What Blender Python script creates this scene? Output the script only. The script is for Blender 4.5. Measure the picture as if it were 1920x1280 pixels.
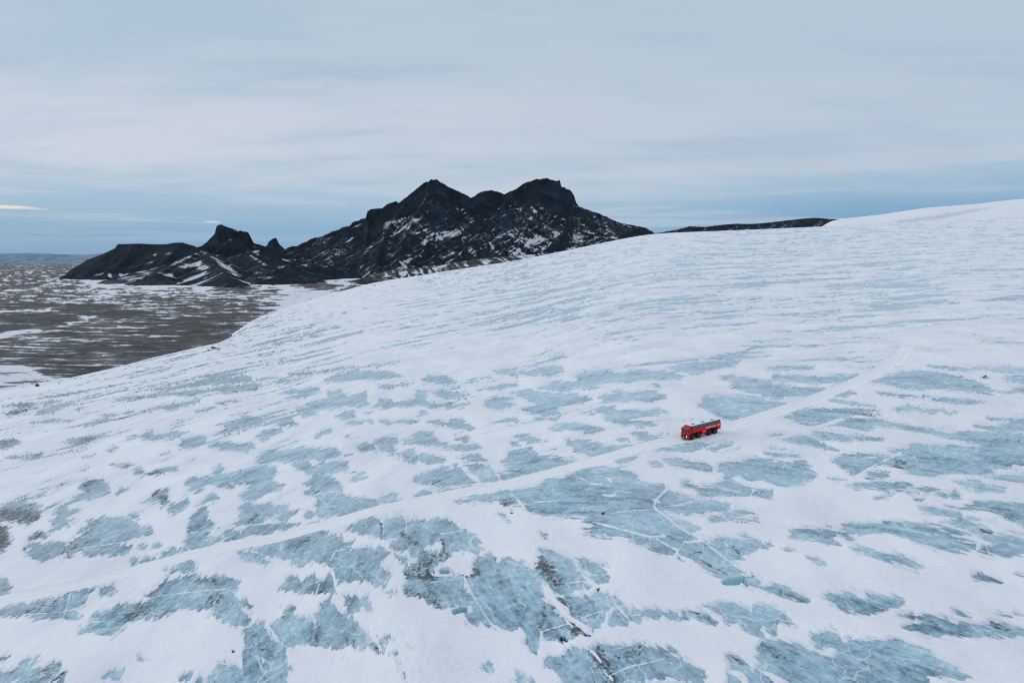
import bpy, bmesh, math, random
import numpy as np
from mathutils import Vector, Matrix

random.seed(7)
scene = bpy.context.scene
for _o in list(bpy.data.objects):
    bpy.data.objects.remove(_o)
COL = scene.collection

# ----------------------------------------------------------------- camera
FPX = 1300.0                      # focal length in pixels of the 1920 px wide photograph
PITCH = math.radians(6.58)
cam_d = bpy.data.cameras.new('camera')
cam = bpy.data.objects.new('camera', cam_d)
COL.objects.link(cam)
cam_d.sensor_width = 36.0
cam_d.lens = 36.0 * FPX / 1920.0
cam_d.clip_start = 0.5
cam_d.clip_end = 250000.0
cam.location = (0, 0, 0)
cam.rotation_euler = (math.radians(90) - PITCH, 0, 0)
scene.camera = cam

# ----------------------------------------------------------------- render settings
scene.render.engine = 'CYCLES'
scene.cycles.use_denoising = True
scene.cycles.max_bounces = 6
scene.cycles.diffuse_bounces = 3
scene.cycles.glossy_bounces = 3
scene.cycles.volume_bounces = 1
scene.cycles.filter_width = 1.05
scene.view_settings.view_transform = 'Standard'
scene.view_settings.look = 'None'
scene.view_settings.gamma = 1.0
scene.view_settings.use_curve_mapping = False
scene.view_settings.exposure = 0.0

def lin(r, g, b):
    def c(v):
        v = v / 255.0
        return v / 12.92 if v <= 0.04045 else ((v + 0.055) / 1.055) ** 2.4
    return (c(r), c(g), c(b), 1.0)

class NT:
    """small helper to write node trees"""
    def __init__(self, tree):
        self.t = tree
        for n in list(tree.nodes):
            tree.nodes.remove(n)
    def n(self, typ, **kw):
        nd = self.t.nodes.new(typ)
        ins = kw.pop('ins', {})
        for k, v in kw.items():
            setattr(nd, k, v)
        for k, v in ins.items():
            s = nd.inputs[k]
            if isinstance(v, bpy.types.NodeSocket):
                self.t.links.new(v, s)
            else:
                s.default_value = v
        return nd
    def math(self, op, a, b=0.0, c=0.0, clamp=False):
        nd = self.n('ShaderNodeMath', operation=op, use_clamp=clamp)
        for i, v in enumerate((a, b, c)):
            if isinstance(v, bpy.types.NodeSocket):
                self.t.links.new(v, nd.inputs[i])
            else:
                nd.inputs[i].default_value = v
        return nd.outputs[0]
    def mix(self, f, a, b, blend='MIX'):
        nd = self.n('ShaderNodeMix', data_type='RGBA', blend_type=blend)
        for i, v in ((0, f), (6, a), (7, b)):
            if isinstance(v, bpy.types.NodeSocket):
                self.t.links.new(v, nd.inputs[i])
            else:
                nd.inputs[i].default_value = v
        return nd.outputs[2]
    def step(self, v, lo, hi, a=0.0, b=1.0):
        nd = self.n('ShaderNodeMapRange', interpolation_type='SMOOTHSTEP')
        for i, x in enumerate((v, lo, hi, a, b)):
            if isinstance(x, bpy.types.NodeSocket):
                self.t.links.new(x, nd.inputs[i])
            else:
                nd.inputs[i].default_value = x
        return nd.outputs[0]
    def noise(self, vec, scale, detail=4.0, rough=0.55, dist=0.0):
        nd = self.n('ShaderNodeTexNoise', noise_dimensions='3D')
        self.t.links.new(vec, nd.inputs['Vector'])
        nd.inputs['Scale'].default_value = scale
        nd.inputs['Detail'].default_value = detail
        nd.inputs['Roughness'].default_value = rough
        nd.inputs['Distortion'].default_value = dist
        return nd.outputs['Fac']
    def mapping(self, vec, scale=(1, 1, 1), rot=(0, 0, 0), loc=(0, 0, 0)):
        nd = self.n('ShaderNodeMapping')
        self.t.links.new(vec, nd.inputs['Vector'])
        nd.inputs['Scale'].default_value = scale
        nd.inputs['Rotation'].default_value = rot
        nd.inputs['Location'].default_value = loc
        return nd.outputs['Vector']
    def attr(self, name):
        return self.n('ShaderNodeAttribute', attribute_name=name, attribute_type='GEOMETRY').outputs['Fac']
    def ramp(self, f, stops, interp='EASE'):
        nd = self.n('ShaderNodeValToRGB')
        nd.color_ramp.interpolation = interp
        while len(nd.color_ramp.elements) < len(stops):
            nd.color_ramp.elements.new(0.5)
        for e, (p, c) in zip(nd.color_ramp.elements, stops):
            e.position = p
            e.color = c
        self.t.links.new(f, nd.inputs['Fac'])
        return nd.outputs['Color']
    def link(self, a, b):
        self.t.links.new(a, b)

# ----------------------------------------------------------------- world: layered overcast
SUN_EL, SUN_AZ = 20.0, -62.0      # degrees; azimuth from +Y towards +X
world = bpy.data.worlds.new('World')
scene.world = world
world.use_nodes = True
W = NT(world.node_tree)
tc = W.n('ShaderNodeTexCoord').outputs['Generated']
sep = W.n('ShaderNodeSeparateXYZ', ins={0: tc})
zc = sep.outputs['Z']
zpos = W.math('MAXIMUM', zc, 0.0)
# base tone of the cloud deck against elevation (position = sin(elevation) / 0.5)
zn = W.math('MULTIPLY', zpos, 2.0)
# slow horizontal variation of the layers' height
wob = W.noise(W.mapping(tc, (1.6, 1.6, 9.0)), 1.0, 3.0, 0.5)
zn = W.math('SUBTRACT', zn, W.math('MULTIPLY', W.step(sep.outputs['X'], 0.15, 0.5), W.step(zpos, 0.16, 0.06, 0.0, 0.075)))
zw = W.math('ADD', zn, W.math('MULTIPLY', W.math('SUBTRACT', wob, 0.5), 0.07))
base = W.ramp(zw, [(0.0, lin(112, 158, 197)), (0.06, lin(119, 164, 202)), (0.13, lin(146, 181, 210)),
                   (0.21, lin(183, 201, 219)), (0.38, lin(187, 202, 220)), (0.52, lin(178, 199, 217)),
                   (0.74, lin(186, 204, 218)), (1.0, lin(204, 213, 224))], 'B_SPLINE')
# cloud streaks: noise on a flat cloud layer overhead
den = W.math('ADD', zpos, 0.10)
px_ = W.math('DIVIDE', sep.outputs['X'], den)
py_ = W.math('DIVIDE', sep.outputs['Y'], den)
cv = W.n('ShaderNodeCombineXYZ', ins={0: px_, 1: py_, 2: 0.0}).outputs[0]
c1 = W.noise(W.mapping(cv, (0.33, 0.62, 1), (0, 0, math.radians(-9)), (3.1, 0.2, 0)), 1.0, 6.0, 0.55, 0.4)
c2 = W.noise(W.mapping(cv, (0.9, 2.2, 1), (0, 0, math.radians(7)), (1.0, 4.0, 0)), 1.0, 6.0, 0.6, 0.3)
light = W.step(W.math('ADD', W.math('MULTIPLY', c1, 0.65), W.math('MULTIPLY', c2, 0.35)), 0.42, 0.61)
lowmask = W.math('MULTIPLY', W.step(zpos, 0.04, 0.11), W.step(zpos, 0.45, 0.17))
leftish = W.step(sep.outputs['X'], 0.55, -0.5, 0.30, 1.0)
lf = W.math('MULTIPLY', W.math('MULTIPLY', light, lowmask), leftish)
skyc = W.mix(W.math('MULTIPLY', lf, 0.80), base, lin(211, 214, 225))
dark = W.step(W.math('ADD', W.math('MULTIPLY', c1, 0.45), W.math('MULTIPLY', c2, 0.55)), 0.50, 0.40)
skyc = W.mix(W.math('MULTIPLY', dark, 0.24), skyc, lin(160, 184, 207))
# thin stratus bands low over the horizon
c3 = W.noise(W.mapping(tc, (1.1, 1.1, 26.0), loc=(0.4, 0, 0)), 2.0, 5.0, 0.55, 0.2)
band = W.math('MULTIPLY', W.step(c3, 0.50, 0.62), W.math('MULTIPLY', W.step(zpos, 0.012, 0.05), W.step(zpos, 0.20, 0.10)))
skyc = W.mix(W.math('MULTIPLY', band, 0.45), skyc, lin(200, 208, 221))
# two small breaks of lit cloud low in the west
for (u_, v_, wu, wv, st) in ((8, 388, 0.030, 0.0028, 0.9), (398, 416, 0.013, 0.0022, 0.55), (70, 392, 0.012, 0.0018, 0.35)):
    ax, ez = (u_ - 960) / FPX, 0.0
    bb = (640 - v_) / FPX
    dv = Vector((ax, math.cos(PITCH) + bb * math.sin(PITCH), -math.sin(PITCH) + bb * math.cos(PITCH))).normalized()
    dx = W.math('DIVIDE', W.math('SUBTRACT', sep.outputs['X'], dv.x), wu)
    dzz = W.math('DIVIDE', W.math('SUBTRACT', zc, dv.z), wv)
    rr = W.math('ADD', W.math('MULTIPLY', dx, dx), W.math('MULTIPLY', dzz, dzz))
    rr = W.math('ADD', rr, W.math('MULTIPLY', W.math('SUBTRACT', c3, 0.5), 2.0))
    fy_ = W.math('GREATER_THAN', sep.outputs['Y'], 0.0)
    skyc = W.mix(W.math('MULTIPLY', W.math('MULTIPLY', W.step(rr, 1.0, 0.0), st), fy_), skyc, lin(236, 226, 222))
# the deck brightens towards the zenith, as overcast does
zen = W.step(zpos, 0.40, 1.0, 1.0, 1.28)
sc_ = W.n('ShaderNodeVectorMath', operation='SCALE')
W.link(skyc, sc_.inputs[0]); W.link(W.math('MULTIPLY', zen, 10.0), sc_.inputs['Scale'])
nish = W.n('ShaderNodeTexSky', sky_type='NISHITA')
nish.sun_disc = False
nish.sun_elevation = math.radians(SUN_EL)
nish.sun_rotation = math.radians(SUN_AZ)
nish.altitude = 800
skymix = W.mix(0.94, nish.outputs[0], sc_.outputs[0])
bg = W.n('ShaderNodeBackground', ins={'Color': skymix, 'Strength': 0.1})
W.link(bg.outputs[0], W.n('ShaderNodeOutputWorld').inputs['Surface'])
world.cycles.sampling_method = 'AUTOMATIC'

sun_d = bpy.data.lights.new('sun', 'SUN')
sun_d.energy = 0.85
sun_d.angle = math.radians(18)
sun_d.color = (1.0, 0.95, 0.90)
sun = bpy.data.objects.new('sun', sun_d)
COL.objects.link(sun)
_e, _a = math.radians(SUN_EL), math.radians(SUN_AZ)
sun.rotation_euler = Vector((math.sin(_a) * math.cos(_e), math.cos(_a) * math.cos(_e), math.sin(_e))).to_track_quat('Z', 'Y').to_euler()

# ----------------------------------------------------------------- numpy helpers
def _hash(ix, iy, seed):
    h = (ix.astype(np.int64) * 374761393 + iy.astype(np.int64) * 668265263 + seed * 982451653) & 0xFFFFFFFF
    h = ((h ^ (h >> 13)) * 1274126177) & 0xFFFFFFFF
    h = ((h ^ (h >> 16)) * 2246822519) & 0xFFFFFFFF
    return (h ^ (h >> 15)) & 0xFFFF
_ANG = np.linspace(0, 2 * np.pi, 65536, endpoint=False)
_GX, _GY = np.cos(_ANG).astype(np.float32), np.sin(_ANG).astype(np.float32)
def gnoise(x, y, seed=0):
    """gradient noise, about -1 .. 1"""
    x0 = np.floor(x); y0 = np.floor(y)
    fx = (x - x0).astype(np.float32); fy = (y - y0).astype(np.float32)
    x0 = x0.astype(np.int64); y0 = y0.astype(np.int64)
    ux = fx * fx * fx * (fx * (fx * 6 - 15) + 10); uy = fy * fy * fy * (fy * (fy * 6 - 15) + 10)
    def g(i, j):
        h = _hash(x0 + i, y0 + j, seed)
        return _GX[h] * (fx - i) + _GY[h] * (fy - j)
    a = g(0, 0) * (1 - ux) + g(1, 0) * ux
    b = g(0, 1) * (1 - ux) + g(1, 1) * ux
    return (a * (1 - uy) + b * uy) * 1.5
def fbm(x, y, seed=0, octv=4, rough=0.5, lac=2.03):
    s = 0; a = 1.0; t = 0
    for o in range(octv):
        s = s + a * gnoise(x, y, seed + o * 17); t += a
        a *= rough; x = x * lac + 13.7; y = y * lac - 7.1
    return s / t
def ridged(x, y, seed=0, octv=4, rough=0.55):
    s = 0; a = 1.0; t = 0
    for o in range(octv):
        s = s + a * (1 - 2 * np.abs(gnoise(x, y, seed + o * 31))); t += a
        a *= rough; x = x * 2.1 + 5.2; y = y * 2.1 + 9.7
    return s / t
def sstep(a, b, x):
    t = np.clip((x - a) / (b - a), 0, 1)
    return t * t * (3 - 2 * t)
CP, SP = math.cos(PITCH), math.sin(PITCH)
def ray(u, v):
    """pixel of the photograph -> (x/y, z/y) of its line of sight"""
    a = (np.asarray(u, float) - 960) / FPX; b = (640 - np.asarray(v, float)) / FPX
    y = CP + b * SP
    return a / y, (-SP + b * CP) / y
def at(u, v, Y):
    X, E = ray(u, v)
    return (X * Y, Y, E * Y)
def project(x, y, z):
    d = y * CP - z * SP
    d = np.where(d < 1, 1, d)
    return 960 + FPX * x / d, 640 - FPX * (y * SP + z * CP) / d
def sd_poly(u, v, poly, pad):
    """signed distance (inside positive) and index of the points near the polygon"""
    p = np.asarray(poly, float)
    sel = np.nonzero((u > p[:, 0].min() - pad) & (u < p[:, 0].max() + pad) & (v > p[:, 1].min() - pad) & (v < p[:, 1].max() + pad))[0]
    if len(sel) == 0:
        return sel, None
    x = u[sel]; y = v[sel]
    d = np.full(len(sel), 1e9); ins = np.zeros(len(sel), bool)
    for i in range(len(p)):
        ax, ay = p[i - 1]; bx, by = p[i]
        ex, ey = bx - ax, by - ay
        wx, wy = x - ax, y - ay
        t = np.clip((wx * ex + wy * ey) / max(ex * ex + ey * ey, 1e-9), 0, 1)
        d = np.minimum(d, (wx - ex * t) ** 2 + (wy - ey * t) ** 2)
        c = ((ay > y) != (by > y))
        if ey != 0:
            ins ^= c & (x < ex * (y - ay) / ey + ax)
    d = np.sqrt(d)
    return sel, np.where(ins, d, -d)
def d_line(u, v, line, pad):
    p = np.asarray(line, float)
    sel = np.nonzero((u > p[:, 0].min() - pad) & (u < p[:, 0].max() + pad) & (v > p[:, 1].min() - pad) & (v < p[:, 1].max() + pad))[0]
    if len(sel) == 0:
        return sel, None
    x = u[sel]; y = v[sel]; d = np.full(len(sel), 1e9)
    for i in range(1, len(p)):
        ax, ay = p[i - 1]; ex, ey = p[i] - p[i - 1]
        wx, wy = x - ax, y - ay
        t = np.clip((wx * ex + wy * ey) / max(ex * ex + ey * ey, 1e-9), 0, 1)
        d = np.minimum(d, (wx - ex * t) ** 2 + (wy - ey * t) ** 2)
    return sel, np.sqrt(d)
def P(s, ox=0, oy=0, k=0.25):
    """'x,y x,y ...' in an enlarged tile of the photograph -> pixels of the photograph"""
    return [(ox + float(a.split(',')[0]) * k, oy + float(a.split(',')[1]) * k) for a in s.split()]

def grid_mesh(name, x, y, z, mat, attrs=None, keep=None, smooth=True):
    """x, y, z: 2-D arrays (rows, cols) -> one mesh object; faces counter-clockwise seen from above"""
    nr, nc = x.shape
    co = np.empty((nr * nc, 3), np.float32)
    co[:, 0] = x.ravel(); co[:, 1] = y.ravel(); co[:, 2] = z.ravel()
    i = np.arange(nr * nc).reshape(nr, nc)
    q = np.stack([i[:-1, :-1], i[:-1, 1:], i[1:, 1:], i[1:, :-1]], -1).reshape(-1, 4)
    if keep is not None:
        k = keep.ravel()
        q = q[k[q].any(1)]
        used = np.zeros(len(co), bool); used[q.ravel()] = True
        idx = np.cumsum(used) - 1
        co = co[used]; q = idx[q]
    else:
        used = slice(None)
    me = bpy.data.meshes.new(name)
    me.vertices.add(len(co)); me.vertices.foreach_set('co', co.ravel())
    me.loops.add(len(q) * 4); me.loops.foreach_set('vertex_index', q.ravel().astype(np.int32))
    me.polygons.add(len(q)); me.polygons.foreach_set('loop_start', np.arange(0, len(q) * 4, 4, dtype=np.int32))
    me.polygons.foreach_set('use_smooth', np.full(len(q), smooth))
    for k_, a in (attrs or {}).items():
        at_ = me.attributes.new(k_, 'FLOAT', 'POINT')
        at_.data.foreach_set('value', np.ascontiguousarray(np.asarray(a, np.float32).ravel()[used]))
    me.update(); me.validate()
    me.materials.append(mat)
    o = bpy.data.objects.new(name, me)
    COL.objects.link(o)
    return o

# ----------------------------------------------------------------- materials of the land
def new_mat(name):
    m = bpy.data.materials.new(name); m.use_nodes = True
    N = NT(m.node_tree)
    out = N.n('ShaderNodeOutputMaterial')
    b = N.n('ShaderNodeBsdfPrincipled')
    N.link(b.outputs[0], out.inputs['Surface'])
    return m, N, b

def glacier_material():
    m, N, b = new_mat('glacier_snow_and_ice')
    pos = N.n('ShaderNodeNewGeometry').outputs['Position']
    ice, dirt_shade, deep, trk, dust, tone, far_pale = (N.attr(k) for k in ('ice', 'dirt_shade', 'deep', 'track', 'dust', 'tone', 'far_pale'))
    nf = N.noise(pos, 2.6, 5.0, 0.65)          # half-metre raggedness
    nm = N.noise(pos, 0.55, 5.0, 0.6)
    f = N.math('ADD', ice, N.math('ADD', N.math('MULTIPLY', N.math('SUBTRACT', nf, 0.5), 0.55), N.math('MULTIPLY', N.math('SUBTRACT', nm, 0.5), 0.5)))
    mask = N.step(f, -0.07, 0.10)
    # ---- bare ice
    n1 = N.noise(pos, 0.11, 6.0, 0.62, 0.3)
    n2 = N.noise(pos, 0.7, 6.0, 0.68, 0.6)
    tv = N.math('ADD', N.math('MULTIPLY', tone, 0.46), N.math('ADD', N.math('MULTIPLY', N.math('SUBTRACT', n1, 0.5), 0.9), N.math('MULTIPLY', N.math('SUBTRACT', n2, 0.5), 1.3)))
    tv = N.math('ADD', tv, 0.5, clamp=True)
    icec = N.ramp(tv, [(0.06, (0.10, 0.165, 0.21, 1)), (0.27, (0.205, 0.325, 0.41, 1)), (0.47, (0.33, 0.495, 0.595, 1)), (0.70, (0.42, 0.59, 0.685, 1)), (0.93, (0.60, 0.74, 0.81, 1))], 'LINEAR')
    # greyer where dust has collected
    icec = N.mix(N.math('MULTIPLY', dust, N.step(tv, 0.25, 0.75, 1.0, 0.55)), icec, (0.235, 0.275, 0.335, 1))
    # veins: fractured blocks
    vmap = N.mapping(pos, (1, 1, 1))
    warp = N.n('ShaderNodeTexNoise', noise_dimensions='3D', ins={'Vector': pos, 'Scale': 0.35, 'Detail': 3.0})
    wv = N.n('ShaderNodeVectorMath', operation='MULTIPLY_ADD', ins={0: warp.outputs['Color'], 1: (3.5, 3.5, 0), 2: pos}).outputs[0]
    vor = N.n('ShaderNodeTexVoronoi', feature='DISTANCE_TO_EDGE', ins={'Vector': N.mapping(wv, (0.16, 0.09, 0.0), (0, 0, 0.45)), 'Scale': 1.0})
    vein = N.step(vor.outputs['Distance'], 0.026, 0.004)
    vein = N.math('MULTIPLY', vein, N.step(n1, 0.42, 0.55))
    vor2 = N.n('ShaderNodeTexVoronoi', feature='DISTANCE_TO_EDGE', ins={'Vector': N.mapping(wv, (0.45, 0.25, 0.0), (0, 0, -0.3)), 'Scale': 1.0})
    dvein = N.math('MULTIPLY', N.step(vor2.outputs['Distance'], 0.05, 0.0), N.step(nm, 0.47, 0.62))
    icec = N.mix(N.math('MULTIPLY', dvein, 0.5), icec, (0.09, 0.13, 0.17, 1))
    icec = N.mix(N.math('MULTIPLY', vein, 0.7), icec, (0.66, 0.75, 0.80, 1))
    # ice paled with distance: haze and grazing sheen put into its colour
    icec = N.mix(N.math('MULTIPLY', far_pale, N.step(nm, 0.36, 0.62, 0.55, 1.0)), icec, (0.62, 0.715, 0.80, 1))
    # cryoconite: dark grit, and the painted dark of the melt holes
    dn = N.math('ADD', dirt_shade, N.math('MULTIPLY', N.math('SUBTRACT', N.noise(pos, 1.1, 6.0, 0.72, 0.5), 0.5), 2.6))
    gritm = N.step(dn, 0.10, 0.62)
    icec = N.mix(N.math('MULTIPLY', gritm, N.step(dirt_shade, 0.02, 0.25, 0.0, 0.92)), icec, (0.045, 0.045, 0.048, 1))
    icec = N.mix(deep, icec, (0.24, 0.60, 0.66, 1))
    # ---- snow
    s1 = N.noise(N.mapping(pos, (1.0, 0.45, 1.0), (0, 0, 0.5)), 0.07, 5.0, 0.6)
    s2 = N.noise(pos, 1.4, 5.0, 0.65)
    snow = N.ramp(N.math('ADD', N.math('MULTIPLY', s1, 0.6), N.math('MULTIPLY', s2, 0.4)),
                  [(0.36, (0.68, 0.70, 0.765, 1)), (0.46, (0.79, 0.788, 0.838, 1)), (0.60, (0.87, 0.865, 0.885, 1))], 'LINEAR')
    snow = N.mix(N.math('MULTIPLY', dust, N.step(s2, 0.40, 0.72, 0.0, 0.35)), snow, (0.52, 0.52, 0.56, 1))
    # ice just under a thin skin of snow near the edges of the patches
    snow = N.mix(N.step(f, -0.9, -0.05, 0.0, 0.38), snow, (0.56, 0.665, 0.74, 1))
    # packed track
    tn = N.noise(N.mapping(pos, (1, 1, 1)), 1.9, 4.0, 0.6)
    snowt = N.mix(N.step(trk, 0.25, 0.6), snow, N.mix(tn, (0.785, 0.787, 0.82, 1), (0.88, 0.875, 0.892, 1)))
    rut_shade = N.math('MULTIPLY', N.step(trk, 1.3, 1.75), N.step(tn, 0.35, 0.6, 0.5, 1.0))
    snowt = N.mix(N.math('MULTIPLY', rut_shade, 0.34), snowt, (0.55, 0.555, 0.60, 1))  # shade of ruts and track edges put into the snow colour
    col = N.mix(mask, snowt, icec)
    N.link(col, b.inputs['Base Color'])
    rgh = N.math('ADD', N.math('MULTIPLY', mask, -0.36), 0.9)
    N.link(rgh, b.inputs['Roughness'])
    b.inputs['Specular IOR Level'].default_value = 0.35
    # fine relief
    h1 = N.noise(N.mapping(pos, (1.0, 0.45, 1.0), (0, 0, 0.5)), 0.6, 7.0, 0.66)
    bump = N.n('ShaderNodeBump', ins={'Strength': 0.5, 'Distance': 0.4})
    hh = N.math('ADD', N.math('MULTIPLY', h1, 0.8), N.math('MULTIPLY', mask, N.math('MULTIPLY', n2, 1.1)))
    hh = N.math('SUBTRACT', hh, N.math('MULTIPLY', mask, 0.45))
    N.link(hh, bump.inputs['Height'])
    N.link(bump.outputs[0], b.inputs['Normal'])
    return m

def plain_material():
    m, N, b = new_mat('gravel_plain_with_snow')
    pos = N.n('ShaderNodeNewGeometry').outputs['Position']
    sn = N.attr('snow')
    nf = N.noise(N.mapping(pos, (0.6, 1.0, 1.0)), 0.16, 7.0, 0.68)
    nl = N.noise(N.mapping(pos, (0.7, 1.0, 1.0)), 0.02, 5.0, 0.6)
    f = N.math('ADD', sn, N.math('ADD', N.math('MULTIPLY', N.math('SUBTRACT', nf, 0.5), 1.5), N.math('MULTIPLY', N.math('SUBTRACT', nl, 0.5), 0.9)))
    mask = N.step(f, -0.12, 0.30)
    r1 = N.noise(pos, 0.015, 6.0, 0.6)
    r2 = N.noise(pos, 0.35, 6.0, 0.7)
    rock = N.ramp(N.math('ADD', N.math('MULTIPLY', r1, 0.5), N.math('MULTIPLY', r2, 0.5)),
                  [(0.36, (0.018, 0.020, 0.022, 1)), (0.46, (0.042, 0.044, 0.044, 1)), (0.54, (0.075, 0.073, 0.068, 1)), (0.64, (0.14, 0.125, 0.105, 1))], 'LINEAR')
    snow = N.mix(r2, (0.60, 0.62, 0.69, 1), (0.82, 0.82, 0.855, 1))
    rock = N.mix(N.math('MULTIPLY', N.step(f, -0.8, 0.1), 0.22), rock, (0.5, 0.52, 0.57, 1))
    N.link(N.mix(mask, rock, snow), b.inputs['Base Color'])
    b.inputs['Roughness'].default_value = 0.9
    b.inputs['Specular IOR Level'].default_value = 0.2
    bump = N.n('ShaderNodeBump', ins={'Strength': 0.6, 'Distance': 2.0})
    N.link(r2, bump.inputs['Height']); N.link(bump.outputs[0], b.inputs['Normal'])
    return m

def rock_material(name, dark, mid, brown, scale=1.0):
    m, N, b = new_mat(name)
    pos = N.n('ShaderNodeNewGeometry').outputs['Position']
    sn = N.attr('snow')
    nf = N.noise(pos, 0.075 * scale, 7.0, 0.78)
    nl = N.noise(pos, 0.011 * scale, 5.0, 0.6)
    f = N.math('ADD', sn, N.math('ADD', N.math('MULTIPLY', N.math('SUBTRACT', nf, 0.5), 1.5), N.math('MULTIPLY', N.math('SUBTRACT', nl, 0.5), 0.5)))
    mask = N.step(f, -0.08, 0.26)
    r1 = N.noise(pos, 0.006 * scale, 6.0, 0.62)
    r2 = N.noise(pos, 0.05 * scale, 7.0, 0.7)
    rock = N.ramp(N.math('ADD', N.math('MULTIPLY', r1, 0.5), N.math('MULTIPLY', r2, 0.5)),
                  [(0.42, dark), (0.50, mid), (0.60, tuple(c * 2.4 for c in mid[:3]) + (1,))], 'LINEAR')
    rock = N.mix(N.math('MULTIPLY', N.step(N.noise(pos, 0.004 * scale, 5.0, 0.65), 0.50, 0.62), 0.45), rock, N.mix(r2, tuple(c * 0.5 for c in brown[:3]) + (1,), tuple(c * 1.5 for c in brown[:3]) + (1,)))
    snow = N.mix(nf, (0.60, 0.62, 0.68, 1), (0.84, 0.84, 0.87, 1))
    rock = N.mix(N.math('MULTIPLY', N.step(f, -0.75, 0.15), 0.20), rock, (0.46, 0.50, 0.57, 1))
    N.link(N.mix(mask, rock, snow), b.inputs['Base Color'])
    b.inputs['Roughness'].default_value = 0.92
    b.inputs['Specular IOR Level'].default_value = 0.05
    bump = N.n('ShaderNodeBump', ins={'Strength': 1.0, 'Distance': 14.0})
    N.link(r2, bump.inputs['Height']); N.link(bump.outputs[0], b.inputs['Normal'])
    return m

# ----------------------------------------------------------------- shape of the glacier
H = 68.0                          # camera height over the ice
PLAIN = -128.0
SKY_PX = [(-400, 800), (-200, 745), (0, 708), (150, 678), (230, 658), (330, 632), (400, 612), (490, 590), (560, 568), (620, 552), (700, 529),
          (830, 509), (960, 490), (1060, 470), (1140, 453), (1220, 438), (1400, 431), (1560, 424), (1650, 419), (1762, 412), (1920, 406), (2300, 392)]
_su, _sv = np.array(SKY_PX, float).T
_SX, _SE = ray(_su, _sv)
_RX = np.array([-1.3, -1.0, -.74, -.43, -.31, -.2, 0, .2, .47, .74, 1.3])
_RR = np.array([620, 640, 700, 1150, 1600, 1900, 2400, 2800, 3200, 3500, 3600]) * H / 45
_XT = np.linspace(-1.6, 1.6, 1601)
def _smooth(a, w):
    k = np.exp(-0.5 * (np.arange(-4 * w, 4 * w + 1) / w) ** 2); k /= k.sum()
    return np.convolve(np.pad(a, 4 * w, 'edge'), k, 'valid')
_ET = _smooth(np.interp(_XT, _SX, _SE), 9)
_RT = _smooth(np.interp(_XT, _RX, _RR), 22)
# western margin of the ice on the gravel plain
MARGIN = [(-900, -600), (-640, 100), (-530, 450), (-497, 660), (-474, 745), (-459, 808), (-428, 873), (-436, 1001), (-512, 1283), (-655, 1818), (-745, 2397), (-880, 3280), (-1100, 4600), (-1300, 6500)]
def margin_d(x, y):
    """signed distance from the ice margin, inside positive"""
    m = np.array(MARGIN, float)
    best = np.full(np.shape(x), 1e18); sg = np.zeros(np.shape(x))
    for i in range(1, len(m)):
        ax, ay = m[i - 1]; ex, ey = m[i] - m[i - 1]
        wx, wy = x - ax, y - ay
        t = np.clip((wx * ex + wy * ey) / (ex * ex + ey * ey), 0, 1)
        dd = (wx - ex * t) ** 2 + (wy - ey * t) ** 2
        k = dd < best
        best = np.where(k, dd, best); sg = np.where(k, np.sign(wx * ey - wy * ex), sg)
    return np.sqrt(best) * sg
def ice_base(x, y):
    x = np.asarray(x, float); y = np.asarray(y, float)
    X = x / np.maximum(y, 15.0)
    E = np.interp(X, _XT, _ET); R = np.interp(X, _XT, _RT)
    za = y * E - H * (1 - y / R) ** 2
    d = margin_d(x, y) + 5 * gnoise(x / 70, y / 70, 7) + 2 * gnoise(x / 22, y / 22, 8)
    zb = PLAIN - 2 + np.where(d > 0, (5.2 - 1.7 * sstep(900, 2000, y)) * (np.sqrt(np.maximum(d, 0) + 4) - 2) + 0.15 * np.maximum(d - 450, 0), 0.8 * d)
    k = 14.0                                    # the two faces run into each other
    h = np.clip(0.5 + 0.5 * (zb - za) / k, 0, 1)
    return zb * (1 - h) + za * h - k * h * (1 - h)
_YS = np.geomspace(25, 5200, 6000)
def on_ice(u, v):
    """point of the glacier seen at a pixel"""
    X, e = ray(u, v)
    hit = e * _YS < ice_base(X * _YS, _YS)
    y = _YS[int(np.argmax(hit))]
    return float(X * y), float(y)

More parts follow.
